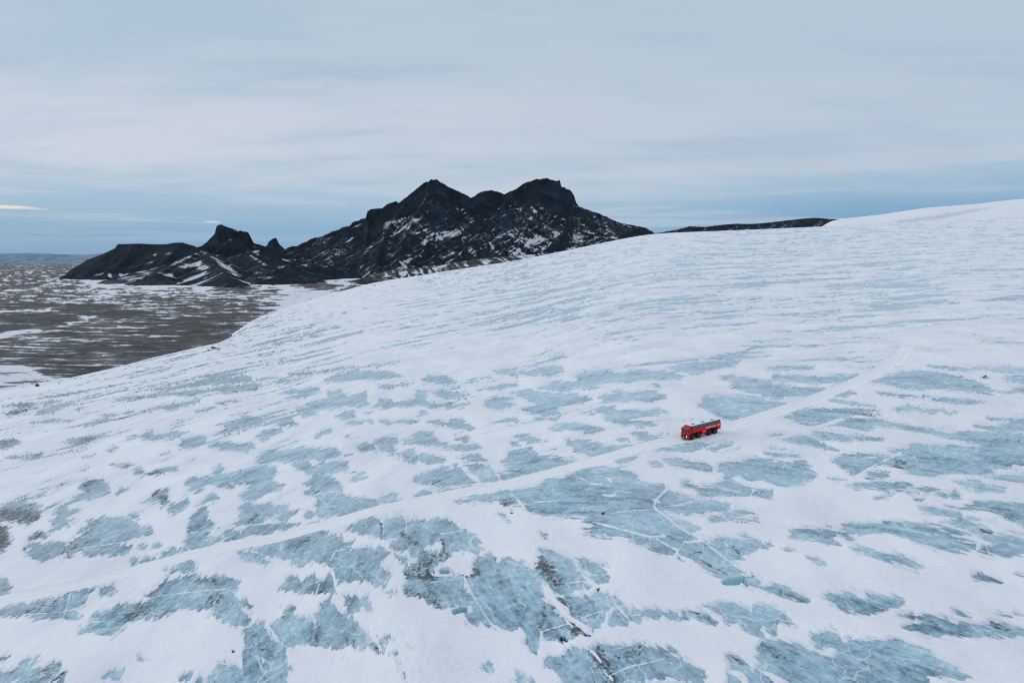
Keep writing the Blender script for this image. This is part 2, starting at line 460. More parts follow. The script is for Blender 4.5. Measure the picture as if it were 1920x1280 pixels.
# ----------------------------------------------------------------- surveyed outlines (tiles of the photograph, enlarged four times)
ICE = []; SNOW_HOLES = []; CRACKS = []; DIRT = []; PITS = []
def _tile(ox, oy, text, dest):
    for ln in text.strip().split('\n'):
        ln = ln.strip()
        if ln: dest.append(P(ln, ox, oy))
def _lines(ox, oy, text, dest):
    for ln in text.strip().split('\n'):
        ln = ln.strip()
        if not ln: continue
        head, pts = ln.split(':')
        h = [float(a) for a in head.split(',')]
        h[0] *= 0.25
        dest.append(tuple(h) + (P(pts, ox, oy),))
_tile(0, 960, """
0,100 50,100 75,160 100,200 50,240 20,285 -60,300 -60,90
380,70 470,50 580,60 500,100 420,130 370,170 390,100
230,180 280,145 340,150 360,190 300,205 235,210
190,330 230,280 180,285 200,240 270,215 330,230 470,205 480,250 520,240 560,195 600,200 640,150 580,160 600,130 650,120 670,80 730,60 800,40 900,50 970,40 990,75 1080,110 1140,120 1150,150 1090,175 1020,195 900,240 980,265 960,290 870,300 760,310 680,315 600,290 520,320 440,340 300,365
975,30 1010,12 1045,20 1030,50 980,50
1420,120 1430,60 1460,0 1500,-55 1540,-60 1570,60 1640,120 1560,140 1570,180 1560,260 1480,295 1400,310 1320,320 1220,340 1190,310 1230,290 1330,300 1390,260 1420,180 1410,150
1580,200 1680,190 1690,150 1760,130 1800,150 1810,210 1740,230 1640,240 1590,230
1760,105 1800,60 1790,10 1830,-60 1920,-60 1960,95 1850,100
1815,140 1920,105 2060,120 2040,170 1920,190 1840,200 1820,180
985,390 1000,355 1070,350 1100,330 1160,350 1210,355 1100,385 1060,400 1040,370
1045,265 1075,245 1105,255 1090,280
1160,260 1180,235 1210,245 1200,285
1260,265 1320,255 1310,290 1265,285
1210,440 1260,420 1350,385 1440,370 1490,385 1460,440 1400,465 1320,460 1250,465
-80,480 50,500 65,550 95,570 80,600 50,650 -80,665
-60,750 60,720 170,700 320,660 440,630 600,580 720,550 700,600 655,630 650,680 560,715 540,735 600,775 590,815 520,800 380,790 280,795 170,780 60,790 -60,780
740,560 790,560 850,550 865,580 830,610 760,625
1090,620 1160,570 1260,510 1350,485 1450,480 1550,490 1640,480 1720,500 1790,540 1780,580 1720,600 1760,640 1790,660 1860,670 1870,700 1800,720 1850,780 1870,850 1760,840 1640,800 1560,785 1600,740 1500,720 1420,710 1340,740 1260,780 1150,800 1050,810 960,815 900,880 830,930 720,910 610,910 620,870 700,830 690,800 710,760 780,740 840,720 960,680 1010,680 1020,710 1090,680 1150,650
-60,1210 60,1210 160,1150 230,1110 210,1180 280,1100 310,1110 250,1180 330,1190 370,1150 450,1140 450,1190 400,1250 340,1290 -60,1300
430,1265 440,1220 495,1200 480,1290 440,1290
790,1255 830,1210 930,1185 940,1230 910,1290 860,1290 840,1245
1350,1245 1440,1195 1420,1230 1370,1260
1480,1250 1560,1220 1640,1180 1650,1145 1740,1150 1800,1190 1790,1240 1860,1210 1920,1200 2140,1200 2120,1320 1480,1320
1845,1100 1870,1060 1905,1010 1890,960 1900,840 1960,825 2010,880 2100,990 2180,1000 2140,1080 2140,1220 1960,1220 1920,1160 1870,1140
10,1110 65,1095 30,1125
1050,1095 1100,1105 1080,1120
""", ICE)
_tile(480, 960, """
380,90 440,70 540,65 460,90 390,105
-130,290 0,280 40,250 160,220 340,180 520,145 540,180 640,185 660,240 740,210 760,240 700,270 850,265 960,270 990,310 960,350 950,400 1030,440 1010,490 960,560 900,540 880,505 640,510 600,480 560,400 430,380 330,415 260,380 160,350 80,330 0,300
-130,290 0,320 60,350 130,390 60,400 0,370 -60,380 -110,340
680,130 720,100 820,70 900,55 950,90 960,50 1020,45 1100,40 1150,70 1230,60 1350,60 1380,40 1440,60 1530,110 1580,140 1650,190 1690,230 1600,260 1500,290 1440,340 1400,380 1350,420 1310,460 1340,480 1480,480 1500,500 1560,510 1600,600 1650,690 1600,710 1500,720 1410,740 1330,700 1250,650 1210,620 1130,620 1110,560 1120,500 1110,440 1160,390 1210,350 1150,310 1140,270 1100,290 1010,270 1000,230 1050,200 940,195 870,190 790,180 740,140
1050,320 1140,340 1130,385 1055,350
1560,285 1640,265 1720,280 1650,305 1565,300
1590,770 1670,730 1720,790 1770,860 1690,855 1600,840
175,570 240,490 310,490 330,510 380,510 380,480 420,465 470,490 480,520 540,460 570,490 600,580 610,605 460,610 380,605 310,600 230,580
200,720 250,710 290,720 260,770 210,790
105,840 160,800 240,760 300,760 330,780 430,790 470,740 480,690 530,660 560,640 590,680 650,770 680,790 720,810 790,870 870,960 920,1010 930,1080 870,1030 800,1030 790,1050 720,1000 650,1030 560,1020 470,1010 420,1000 370,980 300,1010 250,1040 200,990 120,900
640,620 710,620 760,640 840,630 840,650 800,700 770,690 740,710 780,745 700,740 660,760 690,720 670,670
840,740 860,690 870,750
960,600 1010,590 1070,590 1070,630 1020,635
925,945 990,935 985,1000 960,1075 930,1070
1010,965 1050,960 1040,980
1140,1010 1170,1030 1150,1040
985,1060 1050,1060 1000,1080
1720,1160 1760,1150 1770,1190 1730,1185
250,1180 280,1160 270,1200
-80,870 -20,840 40,860 80,860 110,930 180,1000 220,1050 210,1110 230,1180 220,1300 -80,1300
""", ICE)
_tile(960, 960, """
-340,490 -270,450 -300,400 -270,350 -180,320 -120,350 -120,380 -40,360 -10,340 0,365 90,370 110,410 160,440 200,370 230,340 220,290 300,300 400,340 460,390 540,480 590,550 580,585 470,600 340,630 310,590 300,545 220,525 250,640 200,650 250,680 300,690 350,730 430,830 530,890 590,935 500,930 420,960 350,950 240,960 230,890 210,910 200,1010 170,1050 110,980 110,910 80,850 45,805 70,870 30,890 -70,885 -130,855 -250,700 -310,600
480,360 540,350 600,380 640,390 680,430 700,460 610,480 560,440
600,490 680,470 725,490 720,530 640,530
650,385 700,395 740,420 690,410
330,640 460,635 620,620 720,620 760,680 730,730 680,810 610,885 560,850 530,830 440,760 360,690
740,800 790,740 860,800 860,850 800,830 740,840
770,640 800,650 845,690 800,700 770,680
830,720 870,710 870,765 840,740
890,740 910,710 960,730 1040,730 1120,760 1110,800 1030,810 990,790 950,840 890,800
1160,770 1230,770 1230,820 1190,810
1240,830 1290,780 1340,790 1280,810
250,1120 300,1090 360,1085 400,1050 500,1010 560,1030 620,1070 690,1170 750,1250 760,1300 400,1300 340,1210 290,1180 250,1160
600,1010 650,985 720,1010 800,1000 870,1020 930,1010 1000,990 1020,1010 1120,1040 1170,1060 1250,1100 1350,1130 1450,1210 1440,1300 1330,1290 1200,1255 1050,1250 930,1290 760,1300 740,1210 650,1090
1160,1035 1200,1050 1240,1085 1180,1065
180,0 300,-120 1110,-60 1180,50 1340,90 1250,100 1390,120 1350,140 1280,140 1400,200 1500,250 1640,360 1750,460 1600,500 1500,430 1440,400 1340,340 1240,340 1240,300 1210,330 1100,290 1000,250 890,210 980,190 900,190 740,185 600,180 540,140 650,120 540,80 590,40 420,40 280,30
1500,230 1560,205 1620,250 1600,190 1700,200 1860,250 1850,285 1780,320 1670,365 1600,320 1510,260
1700,175 1760,170 1860,220 1850,245 1750,210
1870,250 1940,235 1960,265 1880,275
1745,490 1800,475 1865,525 1830,560 1760,545
1210,0 1300,-30 1450,-20 1440,20 1330,25
1490,40 1560,25 1590,50 1510,70
1570,15 1680,0 1810,10 1700,45 1620,45
1690,55 1770,35 1860,50 1840,65
1440,700 1500,700 1590,680 1680,680 1770,720 1800,760 1820,700 1920,700 2020,760 2140,850 2010,830 1980,870 1970,930 1920,880 1890,850 1850,860 1890,940 1750,890 1700,820 1640,840 1540,770
1320,730 1380,740 1450,760 1540,830 1470,830 1390,790
1620,1080 1700,1100 1750,1150 1800,1200 1920,1250 1960,1300 1790,1300 1740,1210 1640,1190
1840,1040 1920,1000 2010,980 2020,1100 1990,1200 1900,1190 1850,1130
1620,1230 1720,1250 1760,1300 1600,1300
1890,985 1920,980 1940,1010
210,160 270,160 260,190 220,185
1870,575 1960,570 2050,580 2170,630 2230,665 2150,660 2050,630 1960,615
50,1210 90,1220 100,1260 70,1250
30,1270 150,1260 160,1300 40,1300
""", ICE)
_tile(1440, 960, """
-60,980 80,970 180,990 300,1040 450,1090 520,1080 530,1010 640,950 720,960 830,960 900,955 960,970 1060,1010 1200,1040 1320,1120 1450,1190 1530,1240 1440,1255 1250,1230 1150,1270 1150,1310 250,1310 100,1230 0,1170 -60,1160
330,930 430,900 480,870 540,910 520,930 570,970 500,1010 450,990 450,1030 380,1020 340,970
580,930 650,930 620,955
390,640 460,620 560,615 630,605 720,650 750,610 830,625 920,640 960,635 1025,675 970,690 900,730 810,750 735,778 640,750 540,720 460,680
0,570 50,560 130,570 250,620 310,660 230,660 130,630 60,610 0,620
980,770 1070,765 1120,790 1220,780 1330,800 1410,840 1510,830 1600,850 1700,830 1850,870 1980,890 1980,910 1820,945 1640,930 1420,950 1320,930 1240,925 1130,880 1020,860 1100,840 1160,830 1060,800
1390,745 1450,765 1520,800 1440,775
1715,760 1820,780 1760,785
1850,770 1980,780 1980,805
1545,490 1580,475 1660,500 1745,535 1680,540 1580,520
630,285 680,280 800,305 850,330 980,335 1060,360 1110,380 1170,440 1130,455 1030,430 940,410 830,385 770,350 680,325
110,285 160,265 210,290 140,310
300,350 370,350 430,395 380,405
0,240 30,265 0,275
170,190 180,145 240,130 400,130 500,140 600,155 680,215 620,225 520,180 490,210 530,245 450,245 350,215 230,205
580,105 640,90 760,85 850,105 920,85 1080,90 1180,110 1250,140 1350,170 1430,215 1570,245 1560,290 1420,310 1320,300 1180,265 1060,230 960,190 880,160 790,150 700,165 630,150
1180,95 1280,110 1420,140 1520,185 1440,175 1300,130
1300,80 1380,85 1380,55 1500,75 1560,110 1680,140 1700,170 1860,185 1980,200 1980,300 1820,345 1700,340 1570,300 1600,260 1720,240 1650,220 1600,180 1500,140 1380,105
1520,40 1640,50 1720,75 1620,70
1620,-30 1700,10 1830,60 1900,90 1980,90 1980,-40
1860,465 1960,480 1960,495
0,1190 60,1260 60,1300 0,1300
""", ICE)
SNOW_HOLES.append(ICE.pop())
_tile(0, 680, """
-60,1110 80,1040 220,990 180,1040 260,1050 330,1070 290,1100 320,1120 290,1170 210,1215 130,1180 60,1190 -60,1220
1100,200 1250,180 1400,160 1600,130 1780,110 1880,100 1890,140 1700,160 1500,180 1300,200 1180,210
960,290 1150,240 1300,220 1500,210 1700,180 1880,160 1960,160 1920,200 1750,222 1550,222 1420,250 1250,240 1100,265
850,285 950,255 1080,250 1050,270 920,285
270,390 300,350 400,330 500,300 570,310 450,350 390,380 300,390
20,380 120,360 180,345 280,340 170,370 100,395 50,390
20,325 180,300 290,310 200,340 100,335
300,310 400,280 460,285 350,320
560,345 620,330 640,335 590,355
740,400 850,380 880,390 800,405
920,385 1010,365 980,385
1040,380 1140,345 1180,340 1100,370
1200,340 1280,315 1400,300 1490,290 1400,325 1300,345 1230,350
1470,370 1620,330 1560,365
1620,305 1800,285 1700,310
1340,440 1420,430 1370,445
630,480 740,450 680,475
230,450 400,430 550,440 430,440 300,447
500,580 590,560 700,535 720,555 800,550 700,590 620,620 560,610
-40,590 110,565 160,600 50,640 -40,640
50,715 100,700 150,700 230,680 330,670 290,710 180,715
950,570 1000,540 1020,550 970,575
1050,560 1100,520 1140,510 1160,545 1280,520 1420,525 1350,550 1250,580 1120,575
1340,630 1360,580 1450,560 1550,555 1540,590 1480,630 1400,645
1540,630 1600,600 1700,590 1800,610 1900,610 1910,640 1850,665 1720,660 1600,645
1640,540 1690,500 1680,470 1800,440 1830,400 1960,405 1960,435 1830,460 1760,490 1720,530
800,660 850,625 880,640 830,665
630,710 730,685 680,710
840,760 940,750 1010,770 950,785 860,775
1000,800 1050,780 1110,830 1020,840
1120,840 1180,815 1250,790 1330,770 1320,800 1230,830 1150,845
1190,690 1280,670 1240,690
1400,740 1470,720 1450,745
600,940 650,900 760,865 800,910 830,950 780,970 680,965 620,960
490,1060 550,1020 600,990 720,970 830,975 790,1005 680,1030 560,1040
400,1150 420,1110 480,1070 520,1100 600,1085 590,1130 520,1155 440,1160
880,990 900,950 970,940 930,980
430,940 510,895 470,930
240,1020 290,990 370,950 310,1000
600,810 660,785 630,815
1070,1060 1140,1020 1150,985 1250,935 1280,990 1260,1030 1280,1050 1340,1060 1380,1020 1410,1010 1420,1060 1370,1110 1300,1140 1260,1110 1270,1060 1210,1085 1200,1040 1110,1050
1520,1040 1560,1000 1600,970 1640,1010 1580,1040
1385,900 1450,865 1600,850 1610,800 1650,770 1680,800 1660,830 1760,830 1860,790 1980,770 2070,770 2080,810 2050,850 2060,900 2130,920 2110,970 2010,980 1920,1020 1840,1035 1790,990 1890,920 1780,910 1720,890 1760,940 1650,930 1560,910 1500,960 1420,960 1430,930
""", ICE)
_tile(480, 680, """
-10,755 20,700 90,655 200,660 360,635 500,645 600,640 640,680 720,690 560,720 400,725 280,745 150,740 0,760
280,750 400,730 430,800 500,755 600,740 690,740 690,810 600,820 470,840 560,850 620,900 600,940 500,960 430,1000 370,990 370,960 400,930 360,910 420,850 380,830 300,790
450,1060 470,990 560,960 640,955 660,990 740,1010 800,1030 870,1020 940,1060 940,1100 800,1130 640,1145 470,1165 450,1120
940,1030 990,990 1060,985 1085,1030 1040,1070 950,1080
370,1110 410,1100 440,1140 400,1175 370,1160
-80,1070 0,1060 110,1060 250,1075 230,1110 300,1110 345,1110 290,1150 240,1190 130,1190 180,1130 100,1150 0,1190 -100,1220
-60,1225 0,1215 200,1200 340,1215 200,1255 80,1280 0,1290 -60,1300
1190,990 1270,960 1330,990 1460,940 1620,920 1540,950 1400,980 1290,1005 1220,1020
1200,860 1290,820 1400,790 1480,800 1500,770 1600,850 1640,900 1560,920 1400,935 1320,930 1200,890
1570,770 1660,760 1750,770 1790,820 1820,890 1700,900 1660,850 1600,810
1820,830 1960,820 1960,860 1860,880
1850,740 1920,720 1960,800 1860,770
1100,680 1190,660 1220,710 1200,760 1140,750 1100,710
1230,690 1300,690 1420,730 1400,760 1280,765 1230,730
1060,680 1080,690 1070,720
890,600 960,570 1060,555 1080,590 1010,620 1050,660 1030,700 980,670 930,650
750,620 830,600 900,620 910,660 800,670 760,650
680,560 780,560 720,575
1090,575 1150,570 1220,530 1320,520 1360,580 1450,610 1650,620 1690,650 1600,670 1450,650 1350,635 1200,610 1110,600
1510,720 1580,690 1680,700 1730,740 1620,750 1550,740
290,340 380,330 380,300 500,280 540,260 530,220 660,215 640,250 700,250 830,215 830,280 860,320 780,340 660,320 560,345 430,355 470,400 350,405 300,370
880,330 920,300 920,260 1000,270 1040,300 1140,280 1200,270 1200,215 1260,205 1280,250 1270,300 1400,300 1600,310 1500,335 1350,340 1200,320 1050,330 940,340
1340,230 1360,205 1500,225 1600,240 1570,260 1450,265 1360,250
510,140 560,105 640,75 820,60 1000,65 1100,90 1090,110 900,120 720,125 600,140
1250,120 1290,95 1360,90 1440,110 1500,145 1400,160 1270,140
180,230 260,205 400,185 480,190 470,220 400,250 330,270 220,270 330,240
0,120 100,110 200,110 100,125 0,140
100,150 200,125 330,120 250,145 160,155
240,80 400,75 560,50 640,35 820,30 1060,0 900,25 700,50 450,80 300,90
600,405 670,360 740,350 745,415 660,425
140,470 200,430 270,420 310,470 220,485
0,560 60,520 190,495 190,520 110,550 50,580
440,560 490,510 560,495 580,525 500,545 460,570
1040,445 1120,430 1220,440 1160,460 1060,455
680,455 740,440 740,465
760,445 800,445 800,465
840,440 880,440 870,460
930,430 980,430 1030,440 1020,460 940,455
1290,445 1380,430 1440,460 1460,425 1550,430 1630,490 1600,510 1500,495 1420,475 1330,460
1220,390 1250,350 1300,385
1500,550 1600,570 1560,595 1500,590
1780,455 1850,425 1960,420 1960,450
1720,300 1780,260 1920,255 1920,270 1830,290 1960,320 1850,345 1750,330
1660,205 1760,180 1960,150 1960,170 1800,205
1780,60 1960,45 1960,105 1810,85
1470,1040 1600,1015 1760,980 1880,945 1920,970 2020,1000 2020,1060 1920,1080 1860,1080 1820,1010 1740,1035 1600,1050
720,870 830,855 740,880
730,820 820,820 760,830
1800,1125 1870,1130 1900,1180 1840,1150
1040,170 1140,160 1120,180
820,375 870,370 850,385
920,185 1000,160 1050,170 1020,190
1090,155 1190,150 1130,170
""", ICE)
_tile(960, 680, """
440,100 520,70 640,55 800,70 960,60 1200,70 1290,110 1250,130 1050,130 850,150 700,160 600,200 480,200 300,215 190,190 330,150 500,140 480,110
1180,40 1300,15 1500,-10 1720,-10 1680,30 1500,60 1350,90 1230,60
1550,120 1650,105 1800,130 1960,150 1960,250 1800,220 1640,185 1660,150
0,230 100,200 250,230 450,235 580,260 610,285 520,310 400,320 330,340 360,390 230,400 50,350 170,310 80,260
650,260 780,215 900,235 1060,220 1160,265 1050,290 850,285 700,300
600,340 680,320 800,350 1000,360 1100,345 1180,380 1000,400 860,430 950,430 1090,470 980,485 840,475 760,450 680,410 720,390 640,370
290,490 380,460 560,455 680,495 600,525 450,505 320,510
1400,330 1440,260 1600,245 1800,250 1960,300 1960,370 1850,390 1740,420 1650,440 1560,410 1480,370
900,530 1000,535 1100,550 1210,560 1130,590 1000,595 940,580
790,565 870,560 880,585 810,590
390,570 480,580 620,600 720,620 840,620 960,620 1000,640 860,680 700,710 600,720 540,680 460,650
-20,680 150,640 200,700 330,710 500,730 440,760 300,800 120,840 -20,880
20,560 60,530 170,560 270,590 160,600 80,590
0,580 60,620 0,630
380,860 540,800 700,770 760,800 860,800 930,850 980,910 1060,930 1150,920 1160,960 1070,1020 1060,1070 980,1080 1040,1110 1130,1140 1180,1200 1350,1290 560,1290 590,1240 640,1200 600,1160 400,1160 250,1150 120,1110 80,1050 0,1090 -20,960 100,940 200,920 300,870
1100,1010 1160,960 1280,1000 1350,1030 1500,1035 1620,1080 1600,1120 1450,1120 1300,1150 1200,1120 1120,1080
1250,900 1320,895 1400,930 1500,930 1600,890 1590,830 1540,820 1550,760 1650,730 1800,720 1960,730 1960,880 1800,890 1700,850 1640,870 1740,920 1800,950 1960,960 1960,1010 1790,1000 1600,1000 1420,1000 1380,960 1280,930
1140,720 1220,720 1350,740 1480,760 1510,830 1380,800 1220,780
1030,755 1090,750 1130,785 1070,780
1100,650 1200,620 1300,600 1450,595 1520,610 1400,640 1300,670 1180,665
1480,640 1560,610 1640,605 1690,640 1600,660 1520,660
780,740 850,700 960,690 900,740 820,755
1580,1140 1700,1110 1810,1130 1750,1160 1640,1160
170,410 240,410 210,430
280,420 360,400 330,440
520,370 600,360 620,385
1030,180 1090,165 1120,195
0,60 120,70 200,40 370,30 380,70 300,100 120,95
""", ICE)
_tile(960, 680, """
1560,310 1690,315 1740,360 1790,365 1750,330 1640,335
640,860 720,850 840,880 740,900 700,885
660,990 760,985 820,1000 740,1020
840,240 960,245 900,262
""", SNOW_HOLES)
_tile(480, 960, "1255,260 1290,235 1390,230 1395,280 1330,295 1270,280", SNOW_HOLES)
_tile(1440, 680, """
0,30 150,30 350,20 330,40 160,55 0,60
20,130 60,90 200,100 380,110 560,90 680,85 640,120 500,160 380,150 200,150 80,150
-40,170 100,170 250,190 420,195 440,215 330,240 160,260 80,270 -40,250
-40,310 80,300 160,320 70,350 -40,370
790,150 860,110 960,90 980,65 1150,60 1300,80 1450,120 1580,150 1690,210 1680,235 1500,220 1300,205 1100,210 980,190 880,165
1200,25 1350,35 1500,45 1650,40 1780,30 1980,60 1980,80 1700,65 1450,60 1300,45
1750,120 1800,105 1980,105 1980,160 1820,140
1780,235 1840,200 1980,170 1980,240
500,250 600,205 660,235 580,250
470,270 600,290 720,310 800,325 650,315 540,300
820,230 950,240 1100,255 1170,270 1000,260
1170,255 1300,275 1500,285 1620,300 1480,310 1300,295
950,355 1050,320 1150,335 1320,360 1230,380 1100,360 980,370
1320,370 1420,375 1370,388
130,420 200,370 300,350 500,350 720,345 860,390 740,385 640,395 540,430 400,465 250,450
500,460 570,430 620,420 700,430 760,410 900,440 1020,470 1180,500 1330,520 1450,520 1600,510 1800,540 1980,520 1980,620 1700,610 1500,600 1380,570 1250,530 1100,520 960,490 840,490 740,520 620,490
1560,470 1700,490 1780,450 1980,390 1980,520 1760,530 1650,510
1640,415 1800,420 1880,400 1720,430
0,530 130,540 120,570 0,570
320,540 400,520 520,530 640,570 640,595 500,570 380,560
590,535 700,540 860,570 800,590 680,580
130,590 160,560 290,550 380,600 520,660 430,660 330,630 220,610
-20,680 120,670 290,710 180,720 60,700
-20,745 130,755 240,735 290,740 310,800 360,840 340,880 230,905 80,925 -20,900
490,740 560,700 700,690 940,690 860,760 740,800 660,850 560,800 520,760
700,860 760,820 900,830 890,880 760,885
860,760 960,700 1020,690 920,655 1020,640 1120,615 1300,630 1500,630 1700,610 1980,620 1980,760 1820,780 1700,810 1600,840 1400,830 1200,845 1100,830 1000,790
600,920 680,890 780,890 900,900 1010,895 1100,920 1000,960 900,960 800,940 650,945
1630,855 1750,840 1980,840 1980,905 1780,890
1400,885 1470,890 1560,890 1640,920 1780,950 1720,975 1570,970 1480,930
1100,940 1200,945 1290,970 1200,970
1040,980 1130,990 1090,1005
1270,985 1340,980 1340,1005
1350,980 1420,970 1460,1000 1400,1010
1110,1035 1190,1015 1160,1045
820,1015 940,990 900,1015
1140,1090 1200,1075 1290,1090 1450,1110 1450,1150 1300,1145 1190,1120
1330,1075 1440,1090 1600,1045 1750,1040 1980,1060 1980,1250 1840,1180 1700,1100 1590,1105 1480,1110
460,870 600,890 520,890
30,650 130,660 90,665
420,445 500,465 350,485 240,460
""", ICE)
_tile(1440, 680, "1460,165 1560,165 1500,190", SNOW_HOLES)
# snow filled cracks and drift lines (width : path)
_lines(0, 960, """
7: 1080,655 1200,627 1400,605 1560,585 1720,580
7: 610,268 750,245 980,215
10: 530,605 500,710 470,795
6: 170,770 460,745 700,690 1000,650
6: 680,820 860,820
7: 1420,150 1700,125 1920,95 2200,82
8: 1640,1130 1740,1140
""", CRACKS)
_lines(480, 960, """
20: 1560,490 1620,620 1670,710 1760,840 1830,885
12: 95,850 170,950 255,1050
10: 95,890 120,945
12: 475,530 450,610
10: 690,270 900,265
9: 705,280 710,310
22: 575,440 610,590 660,660
10: 380,80 700,40
8: 1100,180 1140,250 1160,300
7: 1180,110 1290,205
8: 1380,160 1570,135
7: 1130,60 1130,170
18: 1340,475 1480,480
9: 1310,530 1480,515
8: 960,60 955,190
6: 1060,440 1130,620
8: 1580,690 1590,740
10: 1440,735 1600,712 1665,715
9: 920,960 945,1075
8: 560,360 600,290 700,280
""", CRACKS)
_lines(960, 960, """
10: 330,635 470,605 600,590
15: 460,385 540,480 620,560
11: 370,540 520,525 620,540
9: 490,510 560,585
9: 285,695 400,800 445,850
9: 230,890 330,862 415,835
8: 340,860 410,915
10: 210,870 222,1010
9: 430,660 490,700
9: 520,795 640,755 740,735 860,700
8: 520,830 600,890
14: 750,640 800,720 880,810
10: 700,800 760,740 780,650
12: 740,1225 850,1178 1150,1105
9: 360,1085 450,1190
9: 590,1160 640,1290
17: 600,80 800,130 1040,180 1150,175
15: 1110,-10 1250,110 1400,190 1560,310 1700,410 1790,475
18: 1230,310 1290,220 1440,215
25: 1090,200 1240,275
8: 1540,410 1640,390
8: 1140,380 1165,430
7: 60,415 140,410
7: 1020,245 960,250
7: 1500,235 1530,280 1560,310
7: 1150,1110 1230,1170
8: 890,775 960,775
7: 600,480 700,470
8: 0,530 60,545
9: 1000,1000 940,1060
""", CRACKS)
_lines(1440, 960, """
7: 410,655 520,690 640,755
7: 1580,260 1545,310
6: 720,650 770,710
6: 840,1120 960,1095 1150,1115
7: 450,1000 560,970 690,1000
""", CRACKS)
_lines(960, 680, """
12: 520,870 600,910 680,920
16: 0,980 60,1040 110,1110
9: -20,1070 180,1045 350,1035
8: 740,1135 900,1110 1030,1100
18: 1150,900 1160,960 1080,1030 1065,1080 1180,1180 1330,1280
8: 1250,1065 1350,1040
8: 1815,950 1785,1015
9: 540,680 590,720
10: 1480,700 1560,740 1520,830
8: 1140,1075 1300,1065 1400,1030
""", CRACKS)
_lines(1440, 680, """
16: 655,860 820,760 1000,670
17: 20,580 140,560 350,490 560,425
8: 1675,848 1920,820
8: 900,965 1020,950 1115,912
7: 760,885 900,880
10: 1470,665 1510,700
10: 1100,700 1125,745
8: 700,720 960,690
""", CRACKS)
_lines(480, 680, """
7: 1310,935 1460,930 1700,910
7: 1210,895 1320,940
7: 1590,810 1690,905
6: 1490,740 1600,860
7: 830,215 880,340
6: 920,270 940,330
7: 1220,640 1225,760
6: 1040,640 1060,720
8: 1790,820 1840,890
6: 890,600 915,670
6: 970,600 985,650
8: 400,995 640,960
7: 1310,880 1320,940
""", CRACKS)
# dark grit lying on the ice (width, strength : path)
_lines(960, 960, """
85,0.9: 205,385 270,450 340,520
60,0.5: 300,560 330,600
100,0.8: 350,690 440,790 500,870 575,935
30,0.7: 240,720 245,800 215,860
95,0.75: 630,1050 690,1160 760,1280
60,0.45: 880,1060 960,1040 1000,1000
12,0.8: 210,905 320,865 420,840
20,0.6: 1370,295 1430,285
25,0.6: 1660,260 1700,295
40,0.5: 1750,465 1800,470
30,0.5: 1350,730 1480,790
40,0.4: 780,1080 860,1100
12,0.5: 1330,300 1500,400 1640,470
""", DIRT)
_lines(480, 960, """
50,0.7: 1120,465 1290,490
80,0.9: 1290,470 1320,490
90,0.55: 1150,430 1290,370 1400,330
40,0.7: 1390,220 1420,320
70,0.5: 1290,560 1360,700
60,0.9: 1570,455 1650,465
40,0.7: 1530,365 1590,400
18,0.6: 925,70 945,110 938,190
50,0.45: 380,210 290,270
60,0.45: 1100,170 1250,280
50,0.5: 1130,590 1240,640
60,0.4: 440,900 460,1000
50,0.45: 870,1010 920,1050
40,0.5: 140,780 230,780
80,0.35: 60,1030 160,1060
""", DIRT)
_lines(0, 960, """
90,0.9: 0,130 20,240
70,0.6: 240,180 300,180
80,0.6: 60,60 180,50 270,40
50,0.6: 120,270 180,290
90,0.5: 1590,670 1640,640
90,0.55: 960,780 1080,710
60,0.45: 390,690 440,650
60,0.45: 210,740 330,680
50,0.5: 1880,70 1920,30
60,0.4: 600,180 720,80
50,0.4: 470,300 540,220
60,0.4: 1490,520 1620,510
70,0.4: 300,1240 430,1160
16,0.7: 1790,295 1850,270
""", DIRT)
_lines(0, 680, """
90,0.7: 20,1130 140,1130 260,1160
40,0.8: 60,375 200,355
60,0.5: 60,320 250,310
50,0.7: 1210,1020 1260,1020
40,0.8: 1130,840 1190,825
40,0.6: 640,920 720,880
60,0.5: 20,600 100,590
40,0.5: 620,580 700,560
30,0.4: 800,978 860,970
""", DIRT)
_lines(480, 680, """
22,1.0: 55,248 110,238 165,210
70,0.6: 1830,1060 1910,1050
40,0.45: 780,650 890,630
20,0.4: 0,85 100,60 240,40
30,0.35: 280,80 420,75
30,0.3: 1120,700 1190,740
""", DIRT)
_lines(1440, 680, """
30,0.6: 960,735 1030,745
30,0.8: 950,780 1010,795
30,0.4: 1040,770 1090,770
40,0.35: 1700,580 1880,590
30,0.35: 400,545 450,555
14,0.9: 1440,95 1530,105 1610,125
""", DIRT)
_lines(1440, 960, """
36,0.8: 1600,140 1670,155
36,0.6: 1200,815 1260,850
40,0.4: 40,1080 120,1090
30,0.35: 880,330 1000,380
60,0.3: 1650,910 1800,920
""", DIRT)
# open crevasses and melt holes (depth, tint or -1 for a hole painted dark, outline)
PITS += [(1.5, 1.0, P("1570,520 1600,500 1700,482 1740,482 1750,500 1735,520 1760,540 1740,535 1715,528 1700,548 1640,546 1590,545", 960, 960)),
         (1.3, 0.9, P("1745,490 1752,492 1758,520 1775,548 1762,552 1748,525", 960, 960)),
         (1.6, 1.0, P("1374,450 1396,426 1440,422 1470,446 1430,464 1386,464", 480, 960)),
         (1.6, 1.0, P("1472,752 1508,734 1560,722 1592,734 1574,756 1530,770 1486,782", 480, 960)),
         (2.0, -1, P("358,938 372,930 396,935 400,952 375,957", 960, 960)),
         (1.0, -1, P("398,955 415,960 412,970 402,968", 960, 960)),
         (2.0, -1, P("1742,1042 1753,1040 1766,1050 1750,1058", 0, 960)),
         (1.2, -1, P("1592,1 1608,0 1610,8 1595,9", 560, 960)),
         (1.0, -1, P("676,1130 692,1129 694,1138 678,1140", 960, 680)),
         (0.8, -1, P("640,582 660,580 648,590", 960, 960))]
